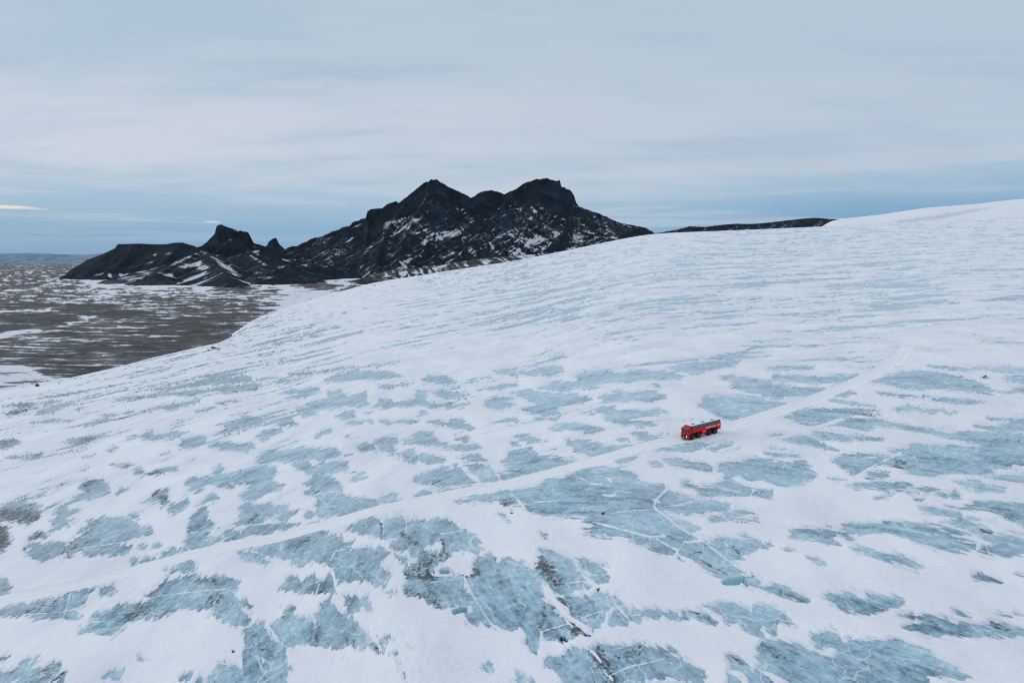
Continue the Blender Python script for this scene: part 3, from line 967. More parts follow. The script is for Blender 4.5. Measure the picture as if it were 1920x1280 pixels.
TRACK = [(-260, 1196), (-120, 1163), (0, 1134), (120, 1101), (240, 1067), (360, 1040), (480, 1018), (570, 995), (660, 971), (720, 957), (780, 942), (870, 921), (960, 905), (1040, 885), (1110, 865),
         (1210, 839), (1290, 820), (1360, 804), (1440, 779), (1490, 761), (1540, 742), (1590, 723), (1640, 699), (1675, 681), (1692, 664), (1701, 648), (1708, 634)]
TRACK2 = [(1350, 846), (1400, 832), (1440, 824), (1475, 820), (1528, 803), (1580, 787)]
# how readily bare ice shows through away from the traced patches (pixel, threshold)
SPECK = [(100, 1250, .84), (500, 1250, .86), (960, 1250, .84), (1400, 1250, .88), (1850, 1250, .92), (100, 1050, .72), (600, 1050, .78), (1200, 1050, .92), (1000, 980, .72), (1700, 1050, .88),
         (100, 900, .52), (350, 900, .56), (700, 900, .68), (1100, 900, .70), (1500, 900, .76), (1880, 900, .85), (100, 780, .30), (350, 780, .36), (700, 790, .46), (1000, 780, .46), (1400, 800, .60), (1800, 800, .58),
         (150, 735, .22), (400, 700, .20), (500, 650, .10), (600, 640, .15), (700, 680, .42), (900, 690, .45), (1100, 690, .45), (1300, 690, .50), (1500, 680, .40), (1750, 690, .55),
         (600, 590, .22), (800, 600, .16), (1000, 620, .25), (1200, 620, .25), (1400, 620, .22), (1600, 600, .12), (1850, 600, .25),
         (800, 550, .16), (1000, 560, .05), (1200, 560, .05), (1400, 560, .08), (1700, 540, .05), (1000, 510, .10), (1300, 500, .10), (1700, 480, .12), (1250, 450, .25), (1800, 430, .25), (620, 560, .55), (480, 620, .15), (720, 530, .4)]
DUST = [(50, 1000, .6), (50, 780, .75), (250, 700, .8), (450, 640, .7), (420, 700, .65), (150, 900, .45), (400, 900, .25), (300, 1000, .28), (600, 800, .12), (700, 700, .3), (600, 600, .6), (900, 560, .35),
        (1000, 750, .10), (1400, 700, .05), (1800, 700, .05), (1300, 950, .10), (800, 1080, .32), (700, 1050, .30), (1000, 1150, .10), (1150, 1230, .22), (1700, 1200, .12), (1800, 850, .10), (300, 1150, .12), (560, 1250, .25), (1500, 560, .05), (1300, 480, .05)]

FAR_PALE = [(300, 1200, .0), (1000, 1200, .0), (1700, 1200, .0), (300, 950, .08), (1000, 950, .14), (1700, 950, .06), (300, 800, .22), (800, 800, .30), (1200, 780, .36), (1700, 760, .18), (700, 700, .38), (1200, 690, .52), (1700, 690, .30), (300, 720, .2), (500, 650, .2), (700, 620, .35), (1000, 620, .5), (1400, 620, .5), (1800, 620, .5), (800, 550, .5), (1200, 550, .65), (1700, 540, .65), (1200, 470, .75), (1700, 450, .8)]  # how far distance pales the ice colour, by pixel
PLAIN_SNOW = [(0, 492, -.3), (100, 495, -.3), (0, 503, -.35), (100, 505, -.3), (60, 512, -.15), (0, 522, -.15), (100, 525, .1), (200, 530, .75), (300, 532, .85), (380, 532, .7), (0, 535, .05), (30, 545, -.15), (130, 543, .05), (250, 545, .25), (350, 548, .0), (450, 545, -.1),
              (500, 550, -.15), (470, 565, -.2), (400, 570, -.15), (300, 570, -.1), (150, 565, .1), (30, 565, -.05), (0, 580, -.2), (130, 600, -.2), (300, 610, -.3), (420, 600, -.5), (400, 625, -.55), (350, 640, -.5), (250, 620, -.25), (100, 630, -.15), (0, 610, .0), (0, 650, -.35), (150, 660, -.45), (280, 660, -.5),
              (150, 690, -.5), (60, 680, -.4), (330, 660, -.6), (10, 700, .2), (0, 715, .5), (60, 712, .4), (110, 722, .45), (200, 705, -.2), (-60, 720, .6),
              (560, 545, .9), (500, 525, .9), (600, 525, .85), (650, 515, .7), (700, 510, .6), (540, 560, .8), (590, 550, 1.0), (700, 530, .6), (560, 508, .8), (480, 536, .7)]
def _q(s): return P(s, 0, 460, 1 / 3.097)
PLAIN_POLY = [(.9, _q("540,175 700,165 800,190 950,185 1040,200 1200,215 1400,225 1300,240 1000,235 700,225 560,215 400,200")),
              (.85, _q("0,385 130,378 300,372 420,395 560,410 500,440 400,465 300,472 150,495 0,540 0,515 100,490 250,462 380,452 440,425 300,400 100,392")),
              (-.95, _q("-60,410 120,395 280,392 430,405 480,425 420,440 250,440 120,450 -60,430")),
              (-.9, _q("300,375 420,352 600,352 800,372 920,395 850,412 700,420 560,405 400,392")),
              (-.95, _q("900,425 1050,410 1250,408 1310,430 1200,450 1050,462 930,445")),
              (-.9, _q("-40,460 200,450 390,455 300,472 100,485 -40,490")),
              (-.8, _q("-40,350 150,340 330,345 200,365 -40,375")),
              (-.8, _q("850,480 1100,470 1320,470 1300,500 1080,520 900,505")),
              (-.85, _q("150,715 350,700 520,712 640,740 560,755 420,765 270,762 240,735")),
              (-.9, _q("1240,245 1330,232 1440,238 1500,255 1400,265 1260,258")),
              (-.9, [(546, 536), (562, 531), (590, 530), (622, 532), (640, 535), (625, 539), (590, 541), (560, 540)]),
              (-.9, [(514, 519), (530, 514), (552, 512), (564, 515), (545, 519), (525, 522)]),
              (-.8, [(640, 540), (660, 537), (676, 538), (655, 543)]),
              (.5, _q("-60,690 80,695 180,720 240,740 200,770 270,765 420,770 520,770 400,800 200,830 -60,830"))]

def _m(s): return P(s, 600, 310, 1 / 2.909)
MAIN_RIDGE = [(686, 420, 60), (684, 408, 30), (693, 392.5, 0), (700, 392, 0), (717, 391, 0), (724, 384, 0), (733, 381, 0), (743, 377, 0), (747, 381, 0), (757, 374, 0), (772, 361.5, 0), (783, 353, 0), (792.5, 344, 0), (797, 342, 0), (804, 341, 0), (806, 336.5, 0), (813, 337.5, 0), (820, 336.5, 0), (824, 341, 0),
              (830, 344, 0), (840, 350, 0), (851, 355, 0), (871, 364, 0), (882, 371, 0), (888, 369, 0), (896, 363, 0), (909, 358.5, 0), (923, 357, 0), (938, 361.5, 0), (947, 364, 0), (957, 359, 0), (968, 355, 0), (980, 346, 0), (988, 342, 0), (1000, 338.5, 0), (1006, 336, 0), (1014, 337, 0), (1023, 334, 0), (1036, 338.5, 0), (1042, 340, 0),
              (1050, 338.5, 0), (1052, 349, 0), (1060, 353, 0), (1071, 358, 0), (1077, 368, 0), (1080, 379, 0), (1088, 391, 0), (1098, 398, 0), (1109, 403, 0), (1129, 413, 0), (1150, 415, 0), (1167, 419, -40), (1184, 422, -80), (1198, 424, -100), (1212, 427.5, -140), (1228, 437, -180), (1250, 446, -200)]
MAIN_TAB = [(700, 400, -.35), (710, 430, -.1), (690, 470, -.15), (640, 460, -.05), (620, 490, .0), (760, 390, -.15), (740, 430, .15), (800, 350, -.3), (810, 390, -.05), (850, 400, -.05), (830, 440, .25), (900, 380, -.15), (900, 430, .0), (870, 460, .05), (940, 420, .05), (1010, 360, -.35), (1000, 400, .10), (960, 450, .30), (1040, 370, -.4), (1060, 400, -.15), (1040, 440, .30), (1100, 420, .18), (1150, 430, .12), (1000, 470, .35), (920, 470, .1), (740, 490, .05), (1200, 430, -.1)]
MAIN_SNOW = [(.8, _m(s)) for s in """390,380 440,340 520,290 560,280 550,300 490,330 420,375
330,340 380,310 460,285 520,275 440,310 360,345
560,410 600,370 680,360 760,350 830,300 850,295 790,345 760,380 680,395 600,430 560,440
1150,205 1190,240 1170,260 1150,235
1100,300 1160,280 1120,310
1065,225 1100,240 1095,262
920,420 980,380 1040,350 1100,340 1020,370 960,420 940,460
1020,490 1080,460 1120,430 1150,400 1250,400 1160,420 1140,450 1060,490
1350,270 1400,290 1390,300 1350,285
1340,370 1400,385 1440,390 1360,395
440,520 510,475 500,510 470,550 440,550
665,520 700,480 760,470 700,500
85,422 150,390 120,410
140,415 180,395 160,415
215,495 300,415 260,475
250,495 300,455 280,490
85,488 140,462 110,485
300,390 350,400 330,410 360,412
490,370 570,310 520,360
500,375 580,345 540,370
600,572 720,520 680,552
820,410 850,402 840,420
770,395 850,365 800,397
580,145 590,150 598,170 588,168
680,150 690,165 684,166
610,245 640,262 625,265
690,465 740,445 700,470
640,500 670,480 660,500
800,470 830,440 815,475
840,495 855,480 850,498
420,560 540,545 500,562 440,566
500,300 560,285 520,300
1060,300 1100,275 1080,305
880,390 960,345 900,392
1200,280 1215,260 1225,265 1205,300
1250,345 1300,360 1290,375 1255,360
1480,270 1500,280 1490,283
1490,375 1510,395 1500,398
1560,350 1600,380 1580,375
735,240 800,235 770,250
""".strip().split('\n')]
MORAINE_SNOW = [(.8, _m(s)) for s in "600,572 720,520 690,550\n1020,490 1060,478 1140,480 1220,470 1180,490 1100,505\n860,545 920,520 900,548\n1130,510 1200,490 1150,515\n420,590 480,580 450,600".split('\n')]
def _l(s): return P(s, 80, 390, 1 / 3.556)
LOW_TAB = [(200, 480, -.25), (300, 470, -.1), (250, 500, -.05), (330, 480, .1), (160, 515, -.2), (300, 505, .15)]
LOW_SNOW = [(.85, _l(s)) for s in "340,450 380,432 470,440 600,430 690,415 790,405 700,430 600,450 500,470 400,462\n660,385 730,360 700,382\n800,305 860,295 840,308\n740,312 760,305 755,322".split('\n')]
CONE_TAB = [(345, 490, .05), (400, 480, .0), (430, 500, .15), (415, 525, .0), (380, 515, .15), (470, 515, -.05), (500, 500, -.05), (450, 535, -.1)]
CONE_SNOW = [(.85, _l(s)) for s in """1000,290 1060,280 1090,305 1050,295 1000,310 950,345 880,375 860,380 920,335
1120,320 1160,335 1230,385 1310,440 1330,450 1290,448 1230,410 1180,380 1150,345
900,395 980,370 1060,360 1120,405 1060,410 1020,400 940,395
820,450 870,430 860,455
930,480 1040,440 1090,420 1040,455 970,485
1020,385 1050,350 1040,385
1380,310 1440,345 1500,385 1490,385 1420,350
1150,290 1300,288 1290,295 1170,297
1400,425 1460,430 1410,432
1450,405 1540,418 1480,412
1410,460 1500,455 1560,465 1450,470
1330,490 1420,500 1380,512
640,430 760,405 700,440""".split('\n')]
CRAG_SNOW = [(.8, _l(s)) for s in "1245,210 1262,212 1255,220\n1270,145 1310,150 1305,156 1275,152\n1340,275 1375,255 1360,275\n1400,255 1450,262 1430,262\n1405,292 1450,282 1420,297\n1430,310 1500,330 1470,325\n1600,345 1680,345 1640,349\n1560,395 1640,388 1600,397\n1680,345 1760,330 1720,345\n1720,385 1880,335 1800,370".split('\n')]


# wind: local direction of the snow streaks (pixel, azimuth of the streak on the ground)
WIND = [(100, 1100, -5), (250, 860, 2), (100, 760, 42), (400, 740, 50), (1070, 1125, -20), (1500, 1200, -35), (1850, 1150, -42), (1850, 700, -62), (1500, 850, -55),
        (600, 600, 62), (450, 640, 66), (520, 680, 60), (250, 700, 55), (760, 540, 66), (900, 620, 62), (1400, 560, 72), (1800, 560, 75), (700, 800, 40), (1000, 800, 80), (1100, 950, -60), (600, 1000, 10), (500, 1200, -15)]
def wind_field(u, v):
    sx = np.zeros_like(u); sy = np.zeros_like(u)
    for (a, b, az) in WIND:
        w = 1.0 / ((u - a) ** 2 + ((v - b) * 1.6) ** 2 + 90.0 ** 2) ** 1.5
        sx += w * math.cos(math.radians(2 * az)); sy += w * math.sin(math.radians(2 * az))
    return 0.5 * np.arctan2(sy, sx)
def streak_noise(x, y, phi, across, along, seed, octv=3, rough=0.5):
    """noise drawn out along phi: blend of fixed orientations"""
    n = 9
    out = np.zeros_like(x); wt = np.zeros_like(x)
    for k in range(n):
        a = -np.pi / 2 + (k + 0.5) * np.pi / n
        d = np.abs((phi - a + np.pi / 2) % np.pi - np.pi / 2)
        w = np.clip(1 - d / (np.pi / n * 1.05), 0, 1)
        s = np.nonzero(w > 0)[0]
        if len(s) == 0: continue
        al = x[s] * math.sin(a) + y[s] * math.cos(a); ac = x[s] * math.cos(a) - y[s] * math.sin(a)
        out[s] += w[s] * fbm(ac / across + 3.3 * k, al / along, seed + 101 * k, octv, rough)
        wt[s] += w[s] ** 2
    return out / np.sqrt(np.maximum(wt, 1e-6))
def idw(u, v, table, p=2.0, eps=40.0):
    s = np.zeros_like(u); t = np.zeros_like(u)
    for (a, b, val) in table:
        w = 1.0 / ((u - a) ** 2 + ((v - b) * 1.5) ** 2 + eps * eps) ** p
        s += w * val; t += w
    return s / t

def smooth_path(pts, n, win):
    p = np.array(pts); L = np.concatenate([[0], np.cumsum(np.hypot(*np.diff(p, axis=0).T))])
    t = np.linspace(0, L[-1], n); q = np.stack([np.interp(t, L, p[:, 0]), np.interp(t, L, p[:, 1])], 1)
    k = np.hanning(win + 2)[1:-1]; k /= k.sum(); h = win // 2
    pad = np.concatenate([q[0] - (q[1:h + 1] - q[0])[::-1], q, q[-1] + (q[-1] - q[-h - 1:-1])[::-1]])
    return np.stack([np.convolve(pad[:, i], k, 'valid') for i in (0, 1)], 1)
TRACK_W = smooth_path([on_ice(*p) for p in TRACK], 160, 25)
TRACK2_W = [on_ice(*p) for p in TRACK2]

def glacier(x, y):
    """x, y flat arrays -> dict of height and surface fields"""
    z0 = ice_base(x, y)
    u, v = project(x, y, z0)
    phi = wind_field(u, v)
    # the survey stops at the picture's edge: beyond it the pattern goes on folded back
    u0, v0 = u, v
    uf = np.abs(u); uf = np.where(uf > 1920, 3840 - uf, uf)
    vf = np.where(v > 1280, 2560 - v, v)
    # traced patches of bare ice: signed distance in the picture's pixels, sharpened by ragged noise
    sd = np.full(len(x), -14.0)
    for p in ICE:
        sel, d = sd_poly(uf, vf, p, 15)
        if len(sel): sd[sel] = np.maximum(sd[sel], d)
    for p in SNOW_HOLES:
        sel, d = sd_poly(uf, vf, p, 15)
        if len(sel): sd[sel] = np.minimum(sd[sel], -d)
    near = np.clip((v - 640) / 400, 0, 1)
    amp = 4.0 + 2.2 * near
    rag = 1.3 * streak_noise(x, y, phi, 1.1, 4.6, 11, 4, 0.68) + 0.9 * streak_noise(x, y, phi, 4.2, 15.0, 12, 3, 0.6)
    F = np.clip(sd, -14, 7) / 7.0 + rag * amp / 7.0 * 1.7 + 0.5 * streak_noise(x, y, phi, 0.45, 1.9, 14, 2, 0.6) + 0.12
    for (w, p) in CRACKS:
        sel, d = d_line(uf, vf, p, w * 2 + 8)
        if len(sel):
            ww = w * 0.85 * np.clip(0.95 + 0.9 * gnoise(x[sel] / 4.0, y[sel] / 4.0, 5) + 0.5 * gnoise(x[sel] / 1.3, y[sel] / 1.3, 6), 0.3, 1.6)
            F[sel] = np.minimum(F[sel], np.clip((d - ww * 0.5) / 1.8, -1.2, 3) + 0.3 * gnoise(x[sel] / 0.8, y[sel] / 0.8, 9))
    # untraced specks, and the fine striping of the far ice
    big = streak_noise(x, y, phi, 9.0, 40.0, 21, 4, 0.55)
    bigger = streak_noise(x, y, phi, 30.0, 120.0, 22, 3, 0.55)
    thr = idw(u, v, SPECK)
    bg = (big * 0.75 + bigger * 0.75 + 0.42 * rag) - thr
    F = np.maximum(F, np.clip(bg * 2.0, -1.5, 1.2))
    # dirt
    dirt_shade = np.zeros(len(x))
    for (w, st, p) in DIRT:
        sel, d = d_line(uf, vf, p, w * 1.2)
        if len(sel):
            dirt_shade[sel] = np.maximum(dirt_shade[sel], st * np.clip(1 - d / (w * 0.75), 0, 1) ** 0.6)
    dirt_shade = np.clip(dirt_shade * (0.75 + 0.9 * streak_noise(x, y, phi, 0.9, 4.5, 31, 3)), 0, 1.2)
    gr = streak_noise(x, y, phi, 1.3, 7.0, 36, 4, 0.66) + 0.8 * streak_noise(x, y, phi, 7.0, 22.0, 37, 3)
    tone = 0.7 * streak_noise(x, y, phi, 0.6, 3.2, 38, 3, 0.65) + 0.9 * streak_noise(x, y, phi, 2.2, 9.0, 33, 4, 0.62) + 0.8 * streak_noise(x, y, phi, 9.0, 26.0, 34, 3, 0.6)
    far_pale = np.clip(idw(u, v, FAR_PALE) + 0.35 * streak_noise(x, y, phi, 6.0, 40.0, 35, 3), 0, 1)
    dust = np.clip(idw(u, v, DUST) + 0.25 * bigger + 0.2 * big, 0, 1)
    dirt_shade = np.maximum(dirt_shade, np.clip((gr - 0.52 + 0.55 * dust) * 1.3, 0, 0.75))
    # track: 0 outside, up to 1 on the packed bed, 2 in the ruts
    trk = np.zeros(len(x)); bed = np.zeros(len(x))
    for (line, hw, fade) in ((TRACK_W, 2.6, True), (TRACK2_W, 1.2, False)):
        sel, d = d_line(x, y, line, 12)
        if not len(sel): continue
        d = d + 0.3 * gnoise(x[sel] / 1.6, y[sel] / 1.6, 41) + 0.3 * gnoise(x[sel] / 5, y[sel] / 5, 42)
        on = sstep(hw + 0.8, hw - 0.5, d)
        if fade:
            ends = 1 - sstep(160, 212, x[sel] + 14 * gnoise(x[sel] / 9, y[sel] / 9, 43))
            on = on * ends
            ru = np.maximum(sstep(0.5, 0.15, np.abs(d - 1.15)), 0.85 * sstep(0.5, 0.1, np.abs(d - hw))) * ends
            F[sel] = np.minimum(F[sel], np.clip((d - hw - 0.6) / 1.0, -1.3, 3) + (1 - ends) * 4)
            trk[sel] = np.maximum(trk[sel], on + ru)
            bed[sel] = np.maximum(bed[sel], on)
        else:
            F[sel] = np.minimum(F[sel], np.clip((d - hw) / 1.0, -1.0, 3))
    # crevasses
    deep = np.zeros(len(x)); dz = np.zeros(len(x))
    for (dep, col, p) in PITS:
        sel, d = sd_poly(u, v, p, 8)
        if len(sel):
            k = sstep(-1.0, 1.2, d)
            dz[sel] = np.maximum(dz[sel], dep * k)
            if col >= 0:
                deep[sel] = np.maximum(deep[sel], k * col); F[sel] = np.where(d > -0.8, 1.2, F[sel])
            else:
                dirt_shade[sel] = np.where(d > -0.8, 1.3, dirt_shade[sel]); F[sel] = np.where(d > -0.8, 1.2, F[sel])  # shade inside the hole painted with the grit colour
    # relief: long swells, drifts, snow lying on the ice
    far = np.clip(y / 900, 0, 1)
    z = z0 + 0.55 * fbm(x / 38, y / 38, 51, 3) + 0.9 * far * fbm(x / 120, y / 120, 52, 2)
    sn = sstep(0.25, -0.9, F)
    z = z + 0.30 * sn * (1 - bed) + 0.13 * streak_noise(x, y, phi, 3.5, 14, 53, 4) * (1 - bed)
    z = z + (1 - sn) * 0.10 * ridged(x / 2.2, y / 2.2, 54, 3) * (1 - bed)
    z = z - 0.10 * np.clip(trk - 1, 0, 1) - dz
    return dict(z=z, ice=F, dirt_shade=dirt_shade, deep=deep, track=trk, dust=dust, tone=tone, far_pale=far_pale)

mat_glacier = glacier_material()
def build_glacier():
    fine = 1.0 / 640
    Xc = np.concatenate([np.linspace(-1.25, -0.80, 40)[:-1], np.arange(-0.80, 0.80, fine), np.linspace(0.80, 1.25, 40)])
    near = np.array([-40.0, 5.0, 15.0, 25.0, 38.0, 52.0, 66.0, 78.0])
    t = np.arange(H / 86.0, H / 4600.0, -1.0 / 800)
    yy = np.concatenate([near, H / t, np.linspace(4700, 6400, 16)])
    Y, X = np.meshgrid(yy, Xc, indexing='ij')
    xx = X * np.maximum(Y, 60.0) if False else X * np.where(Y < 60, 60 + (60 - Y) * 0.8, Y)
    g = glacier(xx.ravel(), np.maximum(Y, 15.0).ravel())
    z = g['z'].reshape(Y.shape)
    o = grid_mesh('glacier', xx, Y, z, mat_glacier, {k: g[k] for k in ('ice', 'dirt_shade', 'deep', 'track', 'dust', 'tone', 'far_pale')}, keep=(z > PLAIN - 20))
    o['kind'] = 'structure'
    o['label'] = 'wide sloping glacier of white snow with pale blue bare ice patches'
    return o
build_glacier()

# ----------------------------------------------------------------- the plain beyond the ice
def plain_z(x, y):
    r = PLAIN + 36 * np.exp(-((x + 1000) / 1700) ** 2 - ((y - 6600) / 1500) ** 2)
    r = r + np.clip((y - 300) / 900, 0, 1) * (3.0 * fbm(x / 160, y / 160, 61, 4) + 5.0 * fbm(x / 700, y / 700, 62, 3))
    return r
def build_plain():
    Xc = np.concatenate([np.linspace(-1.6, -0.80, 30)[:-1], np.arange(-0.80, 0.10, 1.0 / 560), np.linspace(0.10, 1.3, 40)])
    t = np.arange(128 / 330.0, 128 / 9000.0, -1.0 / 820)
    yy = np.concatenate([128 / t, np.geomspace(9200, 60000, 60)])
    Y, X = np.meshgrid(yy, Xc, indexing='ij')
    x = (X * Y).ravel(); y = Y.ravel()
    z = plain_z(x, y)
    u, v = project(x, y, z)
    s = idw(u, v, PLAIN_SNOW, 2.0, 25.0) - 0.16
    for (val, p) in PLAIN_POLY:
        sel, d = sd_poly(u, v, p, 10)
        if len(sel):
            k = sstep(-6, 4, d) * 0.9
            s[sel] = s[sel] * (1 - k) + val * k
    n = 1.5 * fbm(x / 62 + 0.3 * gnoise(x / 200, y / 200, 3), y / 10 + 0.5 * gnoise(x / 120, y / 90, 4), 63, 4, 0.62) + 0.9 * fbm(x / 230, y / 60, 64, 3, 0.55)
    n = n + np.clip((y - 1800) / 2500, 0, 1) * 0.7 * fbm(x / 420, y / 200, 65, 4, 0.6)
    o = grid_mesh('gravel_plain', X * Y, Y, z.reshape(Y.shape), plain_material(), {'snow': s + n * 1.2 + 0.9 * fbm(x / 30, y / 6, 66, 4, 0.65)})
    o['kind'] = 'structure'
    o['label'] = 'flat dark gravel plain streaked with snow running to the horizon'
build_plain()
gm, GN, gb = new_mat('bare_gravel')
GN.link(GN.ramp(GN.noise(GN.n('ShaderNodeNewGeometry').outputs['Position'], 0.01, 8.0, 0.65), [(0.35, (0.08, 0.077, 0.07, 1)), (0.65, (0.62, 0.63, 0.66, 1))], 'LINEAR'), gb.inputs['Base Color'])
gs = np.linspace(-75000, 75000, 9)
gy, gx_ = np.meshgrid(gs, gs, indexing='ij')
go = grid_mesh('ground', gx_, gy, np.full(gx_.shape, PLAIN - 12.0), gm)
go['kind'] = 'structure'; go['label'] = 'level snow flecked ground far below the glacier'

# ----------------------------------------------------------------- mountains
def polyline(pts):
    return np.array([at(u, v, Y) for (u, v, Y) in pts])
def ridge_field(x, y, ridges, seed, rough_amp):
    jag = 0.45 * rough_amp
    """height = highest of several ridges whose flanks fall away with gullies; returns height, distance, gully value"""
    hz = np.full(len(x), -1e9); gd = np.zeros(len(x)); gg = np.zeros(len(x)); gs_ = np.zeros(len(x))
    wx = x + 22 * fbm(x / 140, y / 140, seed + 1, 3); wy = y + 22 * fbm(x / 140, y / 140, seed + 2, 3)
    for ri, (pts, hc, wc, s0, s1, dc, gam) in enumerate(ridges):
        p = polyline(pts)
        d2 = np.full(len(x), 1e18); zr = np.zeros(len(x)); sr = np.zeros(len(x)); acc = 0.0
        for i in range(1, len(p)):
            ax, ay, az = p[i - 1]; ex, ey, ez = p[i] - p[i - 1]
            L = max(ex * ex + ey * ey, 1e-9)
            # the nearest point by the warped place, except right at the crest
            t = np.clip(((wx - ax) * ex + (wy - ay) * ey) / L, 0, 1)
            t0 = np.clip(((x - ax) * ex + (y - ay) * ey) / L, 0, 1)
            dd = (x - ax - ex * t0) ** 2 + (y - ay - ey * t0) ** 2
            k = sstep(20 ** 2, 90 ** 2, dd)
            t = t0 * (1 - k) + t * k
            dd = (x - ax - ex * t) ** 2 + (y - ay - ey * t) ** 2
            m = dd < d2
            d2 = np.where(m, dd, d2); zr = np.where(m, az + ez * t, zr); sr = np.where(m, acc + math.sqrt(L) * t, sr)
            acc += math.sqrt(L)
        d = np.sqrt(d2)
        sg = sr + 30 * fbm(x / 90, y / 90, seed + 3, 2)
        g = gnoise(sg / 85, d / 420, seed + 10 + ri) + 0.6 * gnoise(sg / 34, d / 260, seed + 40 + ri) + 0.35 * gnoise(sg / 15, d / 160, seed + 70 + ri)
        zr = zr + jag * (ridged(sr / 42, sr * 0 + ri * 3.7, seed + 7, 3) - 0.35) * sstep(0, 60, np.minimum(sr, acc - sr))
        ramp = sstep(5, 140, d)
        cl = 1 - np.exp(-(d / wc) ** 1.5)
        drop = hc * cl * (1 + 0.25 * gnoise(sr / 40, d * 0 + 3, seed + 5)) + s1 * d + (s0 - s1) * dc * (1 - np.exp(-d / dc))
        h = zr - drop - gam * g * ramp
        m = h > hz
        hz = np.where(m, h, hz); gd = np.where(m, d, gd); gg = np.where(m, g, gg); gs_ = np.where(m, sr + ri * 777, gs_)
    ramp = sstep(4, 70, gd)
    hz = hz + rough_amp * ramp * (ridged(x / 95, y / 95, seed + 6, 5) - 0.35)
    return hz, gd, gg, gs_
def build_mountain(name, label, ridges, box, step, mat, seed, rough_amp, snow_base, snow_tab, patches, gully_w=0.55, flat_w=0.5, streak_w=1.0, pad_z=-18, skew=0.0, lean=None):
    x0, x1, y0, y1 = box
    xs = np.arange(x0, x1, step); ys = np.arange(y0, y1, step)
    Y, X = np.meshgrid(ys, xs, indexing='ij')
    x = X.ravel(); y = Y.ravel()
    z, d, g, s = ridge_field(x, y, ridges, seed, rough_amp)
    Z = z.reshape(X.shape)
    gy_, gx2 = np.gradient(Z, step)
    slope = np.hypot(gx2, gy_).ravel()
    u, v = project(x, y, z)
    snow = np.full(len(x), snow_base)
    if snow_tab: snow = snow + 1.5 * idw(u, v, snow_tab, 2.0, 18.0)
    snow = snow - gully_w * g * -1.0 * 1.0 if False else snow + gully_w * g
    snow = snow + flat_w * (0.45 - slope)
    s = s + skew * d
    if lean:
        ph = np.radians(np.interp(u, *lean)) + 0.35 * gnoise(x / 260, y / 260, seed + 95)
        snow = snow + streak_w * (1.4 * streak_noise(x, z, ph, 8.0, 85.0, seed + 96, 3, 0.6) + 1.1 * streak_noise(x, z, ph, 24.0, 170.0, seed + 97, 3, 0.55) + 0.7 * fbm(x / 26, z / 26, seed + 93, 3, 0.65))
    else: snow = snow + streak_w * (0.6 * gnoise(s / 60 + 0.003 * d, d / 420, seed + 92) + 0.9 * gnoise(s / 24 + 0.006 * d, d / 330, seed + 90) + 1.1 * gnoise(s / 10 + 0.01 * d, d / 190, seed + 91) + 0.8 * fbm(x / 30, y / 45, seed + 93, 4, 0.65))
    for (val, p) in patches:
        sel, dd = sd_poly(u, v, p, 8)
        if len(sel):
            k = sstep(-4.0, 2.5, dd)
            snow[sel] = np.maximum(snow[sel], snow[sel] * (1 - k) + (val * 0.26 + 0.95 * (snow[sel] - snow_base)) * k)
    o = grid_mesh(name, X, Y, Z, mat, {'snow': snow}, keep=(Z > plain_z(X, Y) + pad_z))
    o['kind'] = 'structure'; o['label'] = label
    return o

mat_rock = rock_material('dark_basalt_with_snow', (0.0025, 0.0058, 0.0105, 1), (0.0085, 0.0155, 0.0245, 1), (0.024, 0.022, 0.022, 1))
mat_rock_brown = rock_material('brown_moraine_with_snow', (0.012, 0.013, 0.014, 1), (0.030, 0.029, 0.028, 1), (0.055, 0.046, 0.038, 1))

